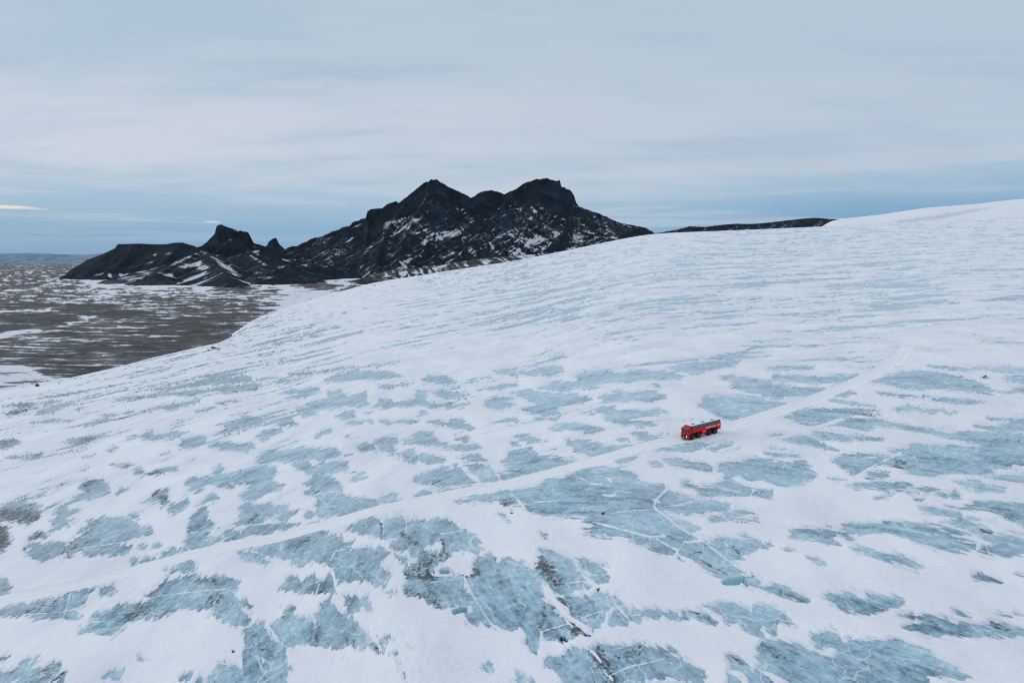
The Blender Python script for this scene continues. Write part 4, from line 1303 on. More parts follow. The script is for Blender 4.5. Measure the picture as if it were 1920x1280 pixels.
Y0 = 6500
build_mountain('mountain', 'broad black twin peaked mountain with snow streaks in its gullies',
    [  # (points (u, v, distance), cliff height, cliff width, upper slope, lower slope, length of the steep part, gully depth)
     ([(u, v, Y0 + dy) for (u, v, dy) in MAIN_RIDGE if 690 <= u <= 745], 125, 34, 0.9, 0.42, 300, 16),
     ([(u, v, Y0 + dy) for (u, v, dy) in MAIN_RIDGE if 743 <= u <= 890], 34, 22, 1.10, 0.45, 400, 22),
     ([(u, v, Y0 + dy) for (u, v, dy) in MAIN_RIDGE if 880 <= u <= 960], 40, 26, 1.0, 0.42, 380, 22),
     ([(u, v, Y0 + dy) for (u, v, dy) in MAIN_RIDGE if 947 <= u <= 1081], 85, 34, 1.15, 0.45, 400, 22),
     ([(u, v, Y0 + dy) for (u, v, dy) in MAIN_RIDGE if 1079 <= u], 12, 22, 0.75, 0.36, 380, 14),
     ([(690, 394, 6500), (688, 410, 6390), (690, 432, 6150), (688, 455, 5900), (683, 482, 5550), (676, 500, 5300)], 105, 30, 0.75, 0.40, 240, 12),
     ([(806, 338, 6500), (801, 358, 6380), (795, 378, 6250), (778, 402, 6020), (764, 430, 5750), (752, 460, 5400), (748, 490, 5100)], 24, 24, 0.80, 0.36, 240, 20),
     ([(760, 374, 6480), (752, 392, 6330), (738, 412, 6130), (722, 436, 5850), (712, 462, 5500), (705, 490, 5150)], 24, 24, 0.78, 0.36, 240, 18),
     ([(909, 360, 6500), (899, 376, 6380), (880, 400, 6200), (858, 432, 5850), (832, 462, 5500), (806, 486, 5200)], 22, 24, 0.75, 0.36, 240, 20),
     ([(1008, 338, 6500), (1003, 356, 6380), (992, 378, 6250), (962, 412, 5900), (930, 445, 5550), (900, 474, 5250)], 26, 24, 0.80, 0.36, 240, 20),
     ([(955, 362, 6490), (945, 382, 6330), (925, 405, 6090), (900, 432, 5800), (878, 458, 5500), (855, 482, 5200)], 18, 24, 0.72, 0.36, 240, 18),
     ([(1066, 357, 6480), (1062, 376, 6380), (1070, 400, 6180), (1062, 428, 5850), (1046, 452, 5550), (1020, 470, 5300)], 85, 26, 0.75, 0.36, 240, 18),
     ([(1088, 392, 6480), (1112, 410, 6300), (1140, 428, 6050), (1150, 442, 5800)], 6, 20, 0.55, 0.33, 240, 13),
     ([(520, 482, 6500), (548, 472, 6500), (565, 463, 6550), (586, 458, 6600), (601, 455, 6650), (634, 439, 6700), (676, 425, 6700), (715, 424, 6700)], 5, 20, 0.55, 0.30, 260, 11),
     ([(640, 440, 6600), (632, 458, 6350), (620, 480, 6000), (600, 498, 5600)], 4, 20, 0.50, 0.30, 240, 11),
    ], (-2450, 1600, 4500, 7300), 8.0, mat_rock, 200, 24.0, -0.50, MAIN_TAB, MAIN_SNOW, lean=([560, 700, 800, 1000, 1050, 1110, 1250], [52, 50, 54, 55, 65, 118, 116]))

build_mountain('moraine_hill', 'low brown moraine hill with thin snow below the dark mountain',
    [([(660, 530, 4150), (676, 522, 4200), (700, 515, 4250), (730, 507, 4300), (770, 504, 4350), (830, 497, 4450), (870, 489, 4500), (920, 483, 4600), (960, 480, 4700), (1000, 477, 4800), (1060, 470, 4900), (1090, 468, 5000)], 0, 20, 0.22, 0.14, 200, 4),
     ([(770, 506, 4350), (745, 515, 4200), (715, 522, 4050)], 0, 20, 0.20, 0.14, 200, 3)],
    (-1350, 650, 3650, 5500), 8.0, mat_rock_brown, 300, 5.0, -0.42, None, MORAINE_SNOW, 0.45, 0.2, 0.8)

build_mountain('low_hill', 'low flat topped black hill at the left end of the ridge',
    [([(128, 510, 5400), (131, 507, 5400), (164, 487, 5300), (192, 476.5, 5250), (216, 465, 5200), (221, 457.5, 5200), (260, 456.6, 5150), (299, 458, 5100), (313, 457.5, 5050), (328, 454.7, 5000), (342, 454.7, 4950), (361, 460, 4900), (375, 465, 4850), (400, 475, 4800)], 16, 26, 0.62, 0.50, 320, 8),
     ([(250, 458, 5100), (240, 478, 4950), (220, 500, 4800), (195, 512, 4750)], 0, 20, 0.55, 0.45, 300, 7),
     ([(330, 457, 5000), (325, 475, 4800), (300, 495, 4600), (270, 508, 4450)], 0, 20, 0.50, 0.36, 300, 8)],
    (-4000, -1500, 4000, 6100), 7.0, mat_rock, 400, 5.0, -1.0, LOW_TAB, LOW_SNOW, 0.4, 0.4, 0.5)

build_mountain('cone_hill', 'steep black cone of scree with snow ribs before the flat topped crag',
    [([(372, 470, 4500), (382, 468, 4420), (392, 474, 4300), (400, 486, 4120), (406, 497, 3960), (415, 510, 3780), (428, 522, 3600), (445, 533, 3440), (465, 542, 3300)], 3, 20, 0.50, 0.24, 260, 12),
     ([(382, 469, 4420), (362, 477, 4300), (340, 488, 4180), (318, 502, 4020), (290, 514, 3880)], 0, 20, 0.42, 0.24, 200, 9),
     ([(388, 474, 4400), (410, 478, 4330), (432, 494, 4180), (452, 508, 4040), (470, 519, 3920)], 2, 20, 0.42, 0.24, 200, 9),
     ([(450, 474, 4450), (470, 478, 4380), (492, 491, 4250), (514, 503, 4120), (540, 513, 3980)], 4, 20, 0.42, 0.22, 220, 9)],
    (-2500, -900, 3150, 5000), 6.0, mat_rock, 500, 5.0, -0.72, CONE_TAB, CONE_SNOW, 0.55, 0.3, 0.6)

build_mountain('rock_crag', 'flat topped black crag with sheer sides beside the low hill',
    [([(372, 468, 4700), (378, 462, 4700), (389, 452, 4700), (398, 443, 4700), (403.5, 437, 4700), (405.5, 425, 4700), (410, 421, 4700), (416, 421, 4690), (426, 425.5, 4690), (443, 431, 4680), (457, 433.6, 4670), (466, 435, 4670), (469, 442, 4670), (472, 455, 4680), (488, 459, 4720), (502, 463.5, 4760), (519, 471.5, 4820), (541, 481, 4900), (565, 492, 5000)], 52, 34, 0.62, 0.26, 240, 11),
     ([(488, 460, 4700), (500, 475, 4550), (520, 490, 4400), (548, 504, 4250)], 6, 20, 0.42, 0.24, 240, 8)],
    (-2500, -850, 3900, 5500), 6.0, mat_rock, 600, 8.0, -0.95, None, CRAG_SNOW, 0.4, 0.4, 0.5)

build_mountain('rock_pinnacle', 'small dark rock pinnacle in the gap between crag and mountain',
    [([(488, 470, 9000), (498, 462, 9000), (502, 457, 9000), (504, 452, 9000), (510, 448, 9000), (514.5, 445.5, 9000), (518.5, 446, 9000), (523, 457, 9000), (533, 465.5, 9000), (545, 472, 9000), (560, 480, 9000)], 40, 34, 0.8, 0.4, 200, 12)],
    (-3650, -2500, 8400, 9600), 9.0, mat_rock, 700, 8.0, -1.3, None, [], 0.3, 0.4, 0.4, -60)

build_mountain('dark_ridge', 'long low dark rock ridge showing above the glacier skyline',
    [([(1180, 446, 7200), (1236, 436, 7200), (1267, 430.6, 7200), (1294, 424, 7200), (1324, 425, 7200), (1350, 421.5, 7200), (1380, 419, 7200), (1410, 419.6, 7200), (1440, 417, 7200), (1477, 413, 7200), (1500, 410, 7200), (1530, 407.6, 7200), (1549, 409.5, 7200), (1572, 411, 7200), (1600, 418, 7200), (1640, 432, 7200)], 18, 30, 0.6, 0.35, 300, 10)],
    (1150, 3900, 6700, 7700), 9.0, mat_rock, 800, 12.0, -0.68, None, [], 0.3, 0.3, 0.9, 60, skew=1.3)

def build_dome():
    mat, N, b = new_mat('far_snow')
    pos = N.n('ShaderNodeNewGeometry').outputs['Position']
    cr = N.attr('crevasse')
    n = N.noise(N.mapping(pos, (0.5, 1, 1)), 0.012, 6.0, 0.6)
    n3 = N.noise(N.mapping(pos, (0.25, 1, 1), (0, 0, 0.5)), 0.05, 5.0, 0.7)
    c = N.mix(n, (0.72, 0.745, 0.80, 1), (0.86, 0.86, 0.885, 1))
    c = N.mix(N.math('MULTIPLY', cr, N.step(n3, 0.42, 0.56)), c, (0.36, 0.42, 0.50, 1))
    N.link(c, b.inputs['Base Color']); b.inputs['Roughness'].default_value = 0.9
    crest = [(1400, 500), (1500, 450), (1535, 428), (1556, 414), (1572, 410.5), (1600, 408), (1650, 402.5), (1700, 395), (1740, 389), (1790, 385.5), (1830, 382.5), (1880, 376.5), (1920, 372.5), (2000, 366), (2300, 350), (2800, 335)]
    cu, cv_ = np.array(crest, float).T
    CX, CE = ray(cu, cv_)
    CEs = _smooth(np.interp(_XT, CX, CE), 3)
    Xc = np.linspace(0.36, 1.4, 520)
    yy = np.concatenate([np.linspace(4800, 7000, 60), np.linspace(7040, 9000, 90)])
    Y, X = np.meshgrid(yy, Xc, indexing='ij')
    E = np.interp(X, _XT, CEs)
    R = 7600.0
    z = Y * E - 330 * (1 - Y / R) ** 2 * 4.0
    z = z + 4.0 * fbm(X * Y / 500, Y / 300, 71, 3) * sstep(0, 600, np.abs(Y - R))
    u, v = project((X * Y).ravel(), Y.ravel(), z.ravel())
    cre = np.zeros(len(u))
    for p in ([(1655, 419), (1720, 408), (1780, 400), (1832, 391), (1860, 390), (1800, 402), (1760, 411), (1700, 418)],):
        sel, d = sd_poly(u, v, p, 8)
        cre[sel] = np.maximum(cre[sel], sstep(-4, 5, d))
    z = z - (cre * 5.0 * np.clip(ridged(X * Y / 60, Y / 120, 72, 3), 0, 1).ravel()).reshape(z.shape)
    o = grid_mesh('snow_dome', X * Y, Y, z, mat, {'crevasse': cre})
    o['kind'] = 'structure'; o['label'] = 'smooth white snow dome rising beyond the glacier at far right'
build_dome()

def build_far_hills():
    m, N, b = new_mat('far_hill_haze_blue')
    pos = N.n('ShaderNodeNewGeometry').outputs['Position']
    N.link(N.ramp(N.noise(pos, 0.0011, 6.0, 0.6), [(0.42, (0.07, 0.12, 0.20, 1)), (0.60, (0.17, 0.24, 0.34, 1))], 'LINEAR'), b.inputs['Base Color'])  # blue of the distant haze put into the hills' own colour
    b.inputs['Roughness'].default_value = 1.0
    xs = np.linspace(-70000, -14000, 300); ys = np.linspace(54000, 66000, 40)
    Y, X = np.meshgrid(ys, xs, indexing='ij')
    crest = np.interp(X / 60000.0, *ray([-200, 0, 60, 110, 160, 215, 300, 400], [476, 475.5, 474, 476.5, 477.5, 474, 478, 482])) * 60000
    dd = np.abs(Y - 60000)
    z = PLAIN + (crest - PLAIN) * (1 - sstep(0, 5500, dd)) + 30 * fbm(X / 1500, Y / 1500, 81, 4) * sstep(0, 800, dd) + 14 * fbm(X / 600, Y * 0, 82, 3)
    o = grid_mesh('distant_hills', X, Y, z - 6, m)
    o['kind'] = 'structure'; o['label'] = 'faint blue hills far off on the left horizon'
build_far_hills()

# ----------------------------------------------------------------- things standing on the ice
def simple_mat(name, col, rough=0.5, metal=0.0, spec=0.5, noise=0.0, nscale=3.0, emit=None, emit_s=0.0, coat=0.0):
    m, N, b = new_mat(name)
    if noise:
        tcn = N.n('ShaderNodeTexCoord').outputs['Object']
        f = N.noise(tcn, nscale, 5.0, 0.65)
        N.link(N.mix(f, tuple(c * (1 - noise) for c in col[:3]) + (1,), tuple(min(1, c * (1 + noise)) for c in col[:3]) + (1,)), b.inputs['Base Color'])
        N.link(N.math('ADD', N.math('MULTIPLY', f, 0.25), rough - 0.12), b.inputs['Roughness'])
    else:
        b.inputs['Base Color'].default_value = col
        b.inputs['Roughness'].default_value = rough
    b.inputs['Metallic'].default_value = metal
    b.inputs['Specular IOR Level'].default_value = spec
    b.inputs['Coat Weight'].default_value = coat
    if emit:
        b.inputs['Emission Color'].default_value = emit; b.inputs['Emission Strength'].default_value = emit_s
    return m

def ice_height(x, y):
    return float(glacier(np.array([x], float), np.array([y], float))['z'][0])

def obj(name, bm, mat, parent=None, smooth=False, bevel=0.0):
    if bevel:
        es = [e for e in bm.edges if len(e.link_faces) == 2 and e.calc_face_angle(0) > 0.6]
        bmesh.ops.bevel(bm, geom=es, offset=bevel, segments=2, affect='EDGES', profile=0.6, clamp_overlap=True)
    bmesh.ops.recalc_face_normals(bm, faces=bm.faces)
    me = bpy.data.meshes.new(name); bm.to_mesh(me); bm.free()
    if smooth:
        me.polygons.foreach_set('use_smooth', [True] * len(me.polygons))
    me.materials.append(mat)
    o = bpy.data.objects.new(name, me); COL.objects.link(o)
    if parent: o.parent = parent
    return o
def prism(bm, prof, y0, y1):
    """profile in x-z drawn out from y0 to y1"""
    a = [bm.verts.new((x, y0, z)) for x, z in prof]; b = [bm.verts.new((x, y1, z)) for x, z in prof]
    n = len(prof)
    bm.faces.new(a); bm.faces.new(b[::-1])
    for i in range(n):
        bm.faces.new((a[i - 1], a[i], b[i], b[i - 1]))
def box(bm, x0, x1, y0, y1, z0, z1):
    prism(bm, [(x0, z0), (x1, z0), (x1, z1), (x0, z1)], y0, y1)
def quad_slab(bm, pts, t):
    """four or more coplanar points thickened by t along their normal"""
    p = [Vector(q) for q in pts]
    n = (p[1] - p[0]).cross(p[2] - p[0]).normalized() * t
    a = [bm.verts.new(q) for q in p]; b = [bm.verts.new(q + n) for q in p]
    bm.faces.new(a[::-1]); bm.faces.new(b)
    for i in range(len(p)):
        bm.faces.new((a[i - 1], a[i], b[i], b[i - 1]))
def lathe_y(bm, prof, seg=28):
    """profile (radius, y) turned about the y axis"""
    rings = []
    for r, y in prof:
        rings.append([bm.verts.new((r * math.cos(2 * math.pi * k / seg), y, r * math.sin(2 * math.pi * k / seg))) for k in range(seg)])
    for a, b in zip(rings, rings[1:]):
        for k in range(seg):
            bm.faces.new((a[k], a[(k + 1) % seg], b[(k + 1) % seg], b[k]))
    if prof[0][0] > 1e-6: bm.faces.new(rings[0][::-1])
    if prof[-1][0] > 1e-6: bm.faces.new(rings[-1])

def build_truck():
    red = simple_mat('red_paint', (0.80, 0.008, 0.006, 1), 0.45, spec=0.22, noise=0.18, nscale=1.2)
    black = simple_mat('black_plastic', (0.012, 0.012, 0.014, 1), 0.5)
    rubber = simple_mat('tyre_rubber', (0.010, 0.010, 0.011, 1), 0.9, noise=0.4, nscale=6)
    rimm = simple_mat('dark_rim_steel', (0.17, 0.175, 0.185, 1), 0.45, metal=0.3)
    glass = simple_mat('teal_tinted_glass', (0.035, 0.10, 0.115, 1), 0.12, spec=0.7)
    glass2 = simple_mat('teal_roof_glass', (0.06, 0.125, 0.135, 1), 0.25, spec=0.5)
    dglass = simple_mat('dark_cab_glass', (0.010, 0.018, 0.024, 1), 0.08, spec=0.8)
    white = simple_mat('white_roof_paint', (0.80, 0.81, 0.83, 1), 0.5, noise=0.05)
    wlet = simple_mat('white_lettering', (0.82, 0.80, 0.80, 1), 0.5)
    steel = simple_mat('grey_steel', (0.22, 0.23, 0.24, 1), 0.4, metal=0.7)
    lamp = simple_mat('lit_headlamp', (0.9, 0.85, 0.75, 1), 0.3, emit=(1.0, 0.80, 0.58, 1), emit_s=1.3)
    amber = simple_mat('amber_lens', (0.6, 0.2, 0.03, 1), 0.3)
    tail = simple_mat('red_lens', (0.5, 0.02, 0.02, 1), 0.3)
    plate = simple_mat('number_plate_white', (0.75, 0.75, 0.73, 1), 0.5)
    root = bpy.data.objects.new('glacier_truck', None); COL.objects.link(root)
    root['label'] = 'red eight wheeled glacier tour truck with huge black tyres on the snow track'
    root['category'] = 'truck'
    AX = [4.6, 1.8, -2.7, -5.3]; R = 1.0
    # ---- lower body with two long wheel arches
    def arch(x0, x1, zl, zt, n=7):
        pts = []
        for k in range(n + 1):
            a = k / n * math.pi / 2
            pts.append((x0 + (1 - math.cos(a)) * 0.85, zl + (zt - zl) * math.sin(a)))
        for k in range(n + 1):
            a = (n - k) / n * math.pi / 2
            pts.append((x1 - (1 - math.cos(a)) * 0.85, zl + (zt - zl) * math.sin(a)))
        return pts
    prof = [(-7.75, 1.35)] + [(-6.62, 1.35)] + arch(-6.55, -1.42, 1.4, 2.28) + [(-1.32, 0.95), (0.35, 0.95)] + arch(0.42, 5.9, 1.35, 2.2)[:-7] + [(4.75, 2.2), (4.75, 3.38), (-7.75, 3.38)]
    bm = bmesh.new(); prism(bm, prof, -1.5, 1.5)
    body = obj('body', bm, red, root)
    # rear wall above the red, posts and rails between the panes
    bm = bmesh.new(); box(bm, -7.76, 4.76, -1.49, 1.49, 3.375, 3.44)
    obj('window_rail', bm, black, body)
    def sec(y): return None
    # ---- glasshouse core: vertical lower windows, slanted upper windows, roof
    bm = bmesh.new()
    cross = [(-1.46, 3.44), (1.46, 3.44), (1.46, 3.98), (1.02, 4.36), (-1.02, 4.36), (-1.46, 3.98)]
    a = [bm.verts.new((4.72, y, z)) for y, z in cross]; b = [bm.verts.new((-7.72, y, z)) for y, z in cross]
    bm.faces.new(a); bm.faces.new(b[::-1])
    for i in range(6): bm.faces.new((a[i - 1], a[i], b[i], b[i - 1]))
    obj('window_frame', bm, simple_mat('dark_window_frame', (0.02, 0.035, 0.04, 1), 0.4), root)
    n = 8; L0, L1 = -7.55, 4.55; w = (L1 - L0) / n
    for s in (-1, 1):
        for k in range(n):
            xa, xb = L0 + k * w + 0.09, L0 + (k + 1) * w - 0.09
            bm = bmesh.new()
            pts = [(xa, s * 1.463, 3.48), (xb, s * 1.463, 3.48), (xb, s * 1.463, 3.94), (xa, s * 1.463, 3.94)]
            quad_slab(bm, pts, -0.02 * s * -1 if s > 0 else 0.02)
            obj('side_window', bm, glass, root)
            bm = bmesh.new()
            y_a, z_a, y_b, z_b = 1.455, 4.003, 1.07, 4.335
            pts = [(xa, s * y_a, z_a), (xb, s * y_a, z_a), (xb, s * y_b, z_b), (xa, s * y_b, z_b)]
            quad_slab(bm, pts, 0.02 if s < 0 else -0.02)
            obj('roof_window', bm, glass2, root)
    bm = bmesh.new(); box(bm, -7.78, 4.78, -1.06, 1.06, 4.355, 4.44)
    roof = obj('roof', bm, white, root, bevel=0.03)
    for x in (3.0, -1.2, -5.2):
        bm = bmesh.new(); box(bm, x - 0.45, x + 0.45, -0.4, 0.4, 4.438, 4.56)
        obj('roof_hatch', bm, simple_mat('roof_hatch_grey', (0.22, 0.20, 0.21, 1), 0.5) if x == 3.0 else bpy.data.materials['roof_hatch_grey'], roof, bevel=0.03)
    bm = bmesh.new()
    quad_slab(bm, [(-7.725, -1.2, 3.5), (-7.725, 1.2, 3.5), (-7.725, 0.95, 4.25), (-7.725, -0.95, 4.25)], -0.02)
    obj('rear_window', bm, dglass, root)
    for s in (-1, 1):
        bm = bmesh.new(); box(bm, -7.79, -7.745, s * 1.25 - 0.1, s * 1.25 + 0.1, 1.6, 2.2)
        obj('tail_light', bm, tail, root)
    bm = bmesh.new(); box(bm, -7.9, -7.74, -1.35, 1.35, 1.15, 1.36); obj('rear_bumper', bm, black, root)
    # ---- cab
    cabp = [(4.95, 1.75), (5.95, 1.75), (6.05, 1.3), (6.55, 1.3), (6.62, 2.3), (6.55, 2.55), (6.15, 3.75), (6.0, 3.95), (4.95, 3.98)]
    bm = bmesh.new(); prism(bm, cabp, -1.42, 1.42)
    cab = obj('cab', bm, red, root, bevel=0.06)
    bm = bmesh.new(); box(bm, 4.74, 4.97, -1.35, 1.35, 1.5, 4.0); obj('cab_gap', bm, black, root)
    # windscreen in two halves
    for y0, y1 in ((-1.28, -0.03), (0.03, 1.28)):
        bm = bmesh.new()
        quad_slab(bm, [(6.565, y0, 2.60), (6.565, y1, 2.60), (6.19, y1 * 0.97, 3.70), (6.19, y0 * 0.97, 3.70)], 0.02)
        obj('windscreen', bm, dglass, root)
    bm = bmesh.new(); quad_slab(bm, [(6.26, -1.36, 3.80), (6.26, 1.36, 3.80), (6.62, 1.36, 3.72), (6.62, -1.36, 3.72)], 0.04)
    obj('sun_visor', bm, red, root)
    # roof fairing with a dark slot
    bm = bmesh.new(); prism(bm, [(5.0, 3.99), (5.95, 3.96), (5.7, 4.32), (5.1, 4.42)], -1.15, 1.15); fair = obj('roof_fairing', bm, red, root, bevel=0.05)
    bm = bmesh.new(); quad_slab(bm, [(5.935, -1.0, 4.03), (5.935, 1.0, 4.03), (5.765, 1.0, 4.27), (5.765, -1.0, 4.27)], 0.02); obj('fairing_slot', bm, black, fair)
    for y in (-0.75, -0.25, 0.25, 0.75):
        bm = bmesh.new(); box(bm, 5.72, 5.84, y - 0.13, y + 0.13, 4.31, 4.5); obj('roof_lamp', bm, steel, fair, bevel=0.03)
    for s in (-1, 1):
        bm = bmesh.new(); box(bm, 5.05, 6.05, s * 1.425 - 0.02, s * 1.425 + 0.02, 1.85, 3.75)
        door = obj('door', bm, red, root, bevel=0.015)
        bm = bmesh.new()
        quad_slab(bm, [(5.2, s * 1.447, 2.75), (6.02, s * 1.447, 2.60), (5.93, s * 1.447, 3.6), (5.2, s * 1.447, 3.6)], 0.015 if s < 0 else -0.015)
        obj('door_window', bm, dglass, door)
        bm = bmesh.new(); box(bm, 5.12, 5.32, s * 1.47 - 0.02, s * 1.47 + 0.02, 2.45, 2.5); obj('door_handle', bm, black, door)
        bm = bmesh.new(); box(bm, 6.2, 6.32, s * 1.62 - 0.14, s * 1.62 + 0.14, 2.75, 3.45); mir = obj('mirror', bm, black, root, bevel=0.03)
        bm = bmesh.new(); box(bm, 6.22, 6.28, min(s * 1.3, s * 1.6), max(s * 1.3, s * 1.6), 3.3, 3.34); obj('mirror_arm', bm, black, mir)
        bm = bmesh.new(); prism(bm, [(6.0, 0.75), (6.72, 0.75), (6.78, 1.15), (6.66, 1.75), (6.0, 1.75)], min(s * 0.72, s * 1.55), max(s * 0.72, s * 1.55))
        fen = obj('front_fender', bm, red, root, bevel=0.05)
        bm = bmesh.new(); lathe_y(bm, [(0.001, 0), (0.19, 0), (0.21, 0.05), (0.16, 0.09), (0.001, 0.1)], 16)
        bmesh.ops.rotate(bm, verts=bm.verts, cent=(0, 0, 0), matrix=Matrix.Rotation(-math.pi / 2, 3, 'Z'))
        bmesh.ops.translate(bm, verts=bm.verts, vec=(6.70, s * 1.12, 1.3)); obj('headlight', bm, lamp if s > 0 else steel, root, smooth=True)
        bm = bmesh.new(); box(bm, 6.6, 6.72, s * 1.44 - 0.08, s * 1.44 + 0.08, 1.3, 1.5); obj('indicator', bm, amber, fen)
        bm = bmesh.new(); box(bm, 5.5, 5.95, s * 1.3 - 0.18, s * 1.3 + 0.18, 0.8, 0.86); obj('step', bm, steel, root)
    bm = bmesh.new(); box(bm, 6.5, 6.66, -1.0, 1.0, 1.5, 2.52)
    grille = obj('grille', bm, black, root, bevel=0.03)
    for k in range(5):
        bm = bmesh.new(); box(bm, 6.655, 6.69, -0.92, 0.92, 1.62 + k * 0.17, 1.68 + k * 0.17); obj('grille_bar', bm, simple_mat('grille_bar_grey', (0.04, 0.04, 0.045, 1), 0.4) if k == 0 else bpy.data.materials['grille_bar_grey'], grille)
    bm = bmesh.new(); lathe_y(bm, [(0.001, 0), (0.17, 0), (0.17, 0.04), (0.001, 0.05)], 20)
    bmesh.ops.rotate(bm, verts=bm.verts, cent=(0, 0, 0), matrix=Matrix.Rotation(-math.pi / 2, 3, 'Z'))
    bmesh.ops.translate(bm, verts=bm.verts, vec=(6.67, 0.0, 2.22)); obj('badge', bm, simple_mat('bright_badge', (0.6, 0.62, 0.65, 1), 0.3, metal=0.6), grille)
    bm = bmesh.new(); prism(bm, [(6.3, 0.62), (6.9, 0.62), (6.95, 0.95), (6.8, 1.12), (6.3, 1.12)], -1.2, 1.2)
    bump_ = obj('bumper', bm, black, root, bevel=0.05)
    bm = bmesh.new(); box(bm, 6.94, 6.97, -0.3, 0.3, 0.72, 0.93); obj('number_plate', bm, plate, bump_)
    bm = bmesh.new(); box(bm, 6.85, 7.15, -0.5, 0.5, 0.5, 0.64); obj('winch_plate', bm, black, bump_)
    # ---- chassis and axles
    bm = bmesh.new()
    for s in (-1, 1): box(bm, -7.3, 6.2, s * 0.55 - 0.12, s * 0.55 + 0.12, 0.95, 1.35)
    chassis = obj('chassis', bm, black, root)
    for x in AX:
        bm = bmesh.new(); box(bm, x - 0.14, x + 0.14, -0.9, 0.9, R - 0.14, R + 0.14); obj('axle', bm, black, chassis)
    bm = bmesh.new(); box(bm, 0.5, 5.6, -0.85, 0.85, 1.36, 2.19); box(bm, -6.5, -1.45, -0.85, 0.85, 1.36, 2.27)
    obj('wheel_well', bm, black, root)
    # arch lips
    for (x0, x1, zl, zt) in ((-6.55, -1.42, 1.4, 2.28), (0.42, 5.9, 1.35, 2.2)):
        for s in (-1, 1):
            pts = arch(x0, x1, zl, zt)
            if x0 > 0: pts = [p for p in pts if p[0] < 5.0] + [(5.0, zt)]
            bm = bmesh.new()
            ins = [(p[0] + (0.10 if p[0] < (x0 + x1) / 2 else -0.10), p[1] - 0.13) for p in pts]
            y0, y1 = s * 1.42, s * 1.64
            rows = [[bm.verts.new((p[0], y, p[1])) for p in ring] for (ring, y) in ((pts, y0), (pts, y1), (ins, y1), (ins, y0))]
            for ri in range(4):
                ra, rb = rows[ri], rows[(ri + 1) % 4]
                for i in range(len(pts) - 1): bm.faces.new((ra[i], ra[i + 1], rb[i + 1], rb[i]))
            obj('arch_lip', bm, black, root)
    # side boxes and panel details under the skirt
    for s in (-1, 1):
        bm = bmesh.new(); box(bm, -0.95, 0.0, min(s * 1.505, s * 1.53), max(s * 1.505, s * 1.53), 1.75, 1.95)
        obj('side_marking', bm, simple_mat('faded_marking', (0.70, 0.45, 0.36, 1), 0.5), root)
        for x in (-6.35, -7.1):
            bm = bmesh.new(); lathe_y(bm, [(0.001, 0), (0.24, 0), (0.24, 0.02), (0.001, 0.025)], 20)
            if s < 0: bmesh.ops.rotate(bm, verts=bm.verts, cent=(0, 0, 0), matrix=Matrix.Rotation(math.pi, 3, 'Z'))
            bmesh.ops.translate(bm, verts=bm.verts, vec=(x, s * 1.5, 2.92)); obj('round_emblem', bm, wlet, root)
        td = bpy.data.curves.new('lettering', 'FONT'); td.body = 'SLEIPNIR TOURS'; td.size = 0.78; td.extrude = 0.006
        td.align_x = 'CENTER'; td.offset = 0.012; td.space_character = 1.0
        td.materials.append(wlet)
        tmp = bpy.data.objects.new('tmp', td); COL.objects.link(tmp)
        bpy.context.view_layer.update()
        tm = bpy.data.meshes.new_from_object(tmp.evaluated_get(bpy.context.evaluated_depsgraph_get()))
        bpy.data.objects.remove(tmp)
        tm.name = 'lettering'
        to = bpy.data.objects.new('lettering', tm); COL.objects.link(to); to.parent = root
        to.location = (-3.3, s * 1.508, 2.58)
        to.rotation_euler = (math.pi / 2, 0, math.pi if s > 0 else 0)
        to.scale = (0.74, 1, 1)
    # ---- wheels: one built, the others copied
    bm = bmesh.new()
    lathe_y(bm, [(0.50, -0.36), (0.66, -0.40), (0.84, -0.37), (0.90, -0.28), (0.92, -0.1), (0.92, 0.1), (0.90, 0.28), (0.84, 0.37), (0.66, 0.40), (0.50, 0.36)], 36)
    tyre_me = None
    wheel = obj('wheel', bm, rubber, root, smooth=False)
    bm = bmesh.new()
    for k in range(24):
        a = 2 * math.pi * k / 24
        for sgn in (-1, 1):
            m4 = Matrix.Rotation(a + sgn * 0.06, 4, 'Y')
            bb = bmesh.new(); box(bb, 0.90, 0.965, min(0.03 * sgn, 0.34 * sgn), max(0.03 * sgn, 0.34 * sgn), -0.07, 0.07)
            bmesh.ops.transform(bb, matrix=m4, verts=bb.verts)
            tmp = bpy.data.meshes.new('t'); bb.to_mesh(tmp); bb.free(); bm.from_mesh(tmp); bpy.data.meshes.remove(tmp)
    tread = obj('tread', bm, rubber, wheel)
    bm = bmesh.new(); lathe_y(bm, [(0.001, 0.16), (0.16, 0.17), (0.19, 0.10), (0.34, 0.08), (0.38, 0.16), (0.47, 0.37), (0.52, 0.385), (0.53, 0.33)], 28)
    rim = obj('rim', bm, rimm, wheel, smooth=True)
    first = True
    for s in (-1, 1):
        for x in AX:
            if first: o = wheel; first = False
            else:
                o = wheel.copy(); COL.objects.link(o); o.parent = root
                for c in (tread, rim):
                    q = c.copy(); COL.objects.link(q); q.parent = o
            o.location = (x, s * 1.17, R); o.scale = (R / 0.95, 1.06, R / 0.95)
            o.rotation_euler = (0, 0, 0 if s > 0 else math.pi)
    # ---- set it on the snow
    fx, fy = on_ice(1298.5, 823.3)
    hd = math.radians(60.5)                     # the track's bearing; the truck drives down it
    fwd = Vector((-math.sin(hd), -math.cos(hd), 0)); left = Vector((-fwd.y, fwd.x, 0))
    # front wheel on the viewer's side stands at (fx, fy)
    side = left if left.y < 0 else -left
    sgn = 1 if left.y < 0 else -1
    c = Vector((fx, fy, 0)) - fwd * AX[0] * 0.95 - side * 1.5
    def hgt(px_, py_): 
        q = c + fwd * px_ + left * py_
        return ice_height(q.x, q.y)
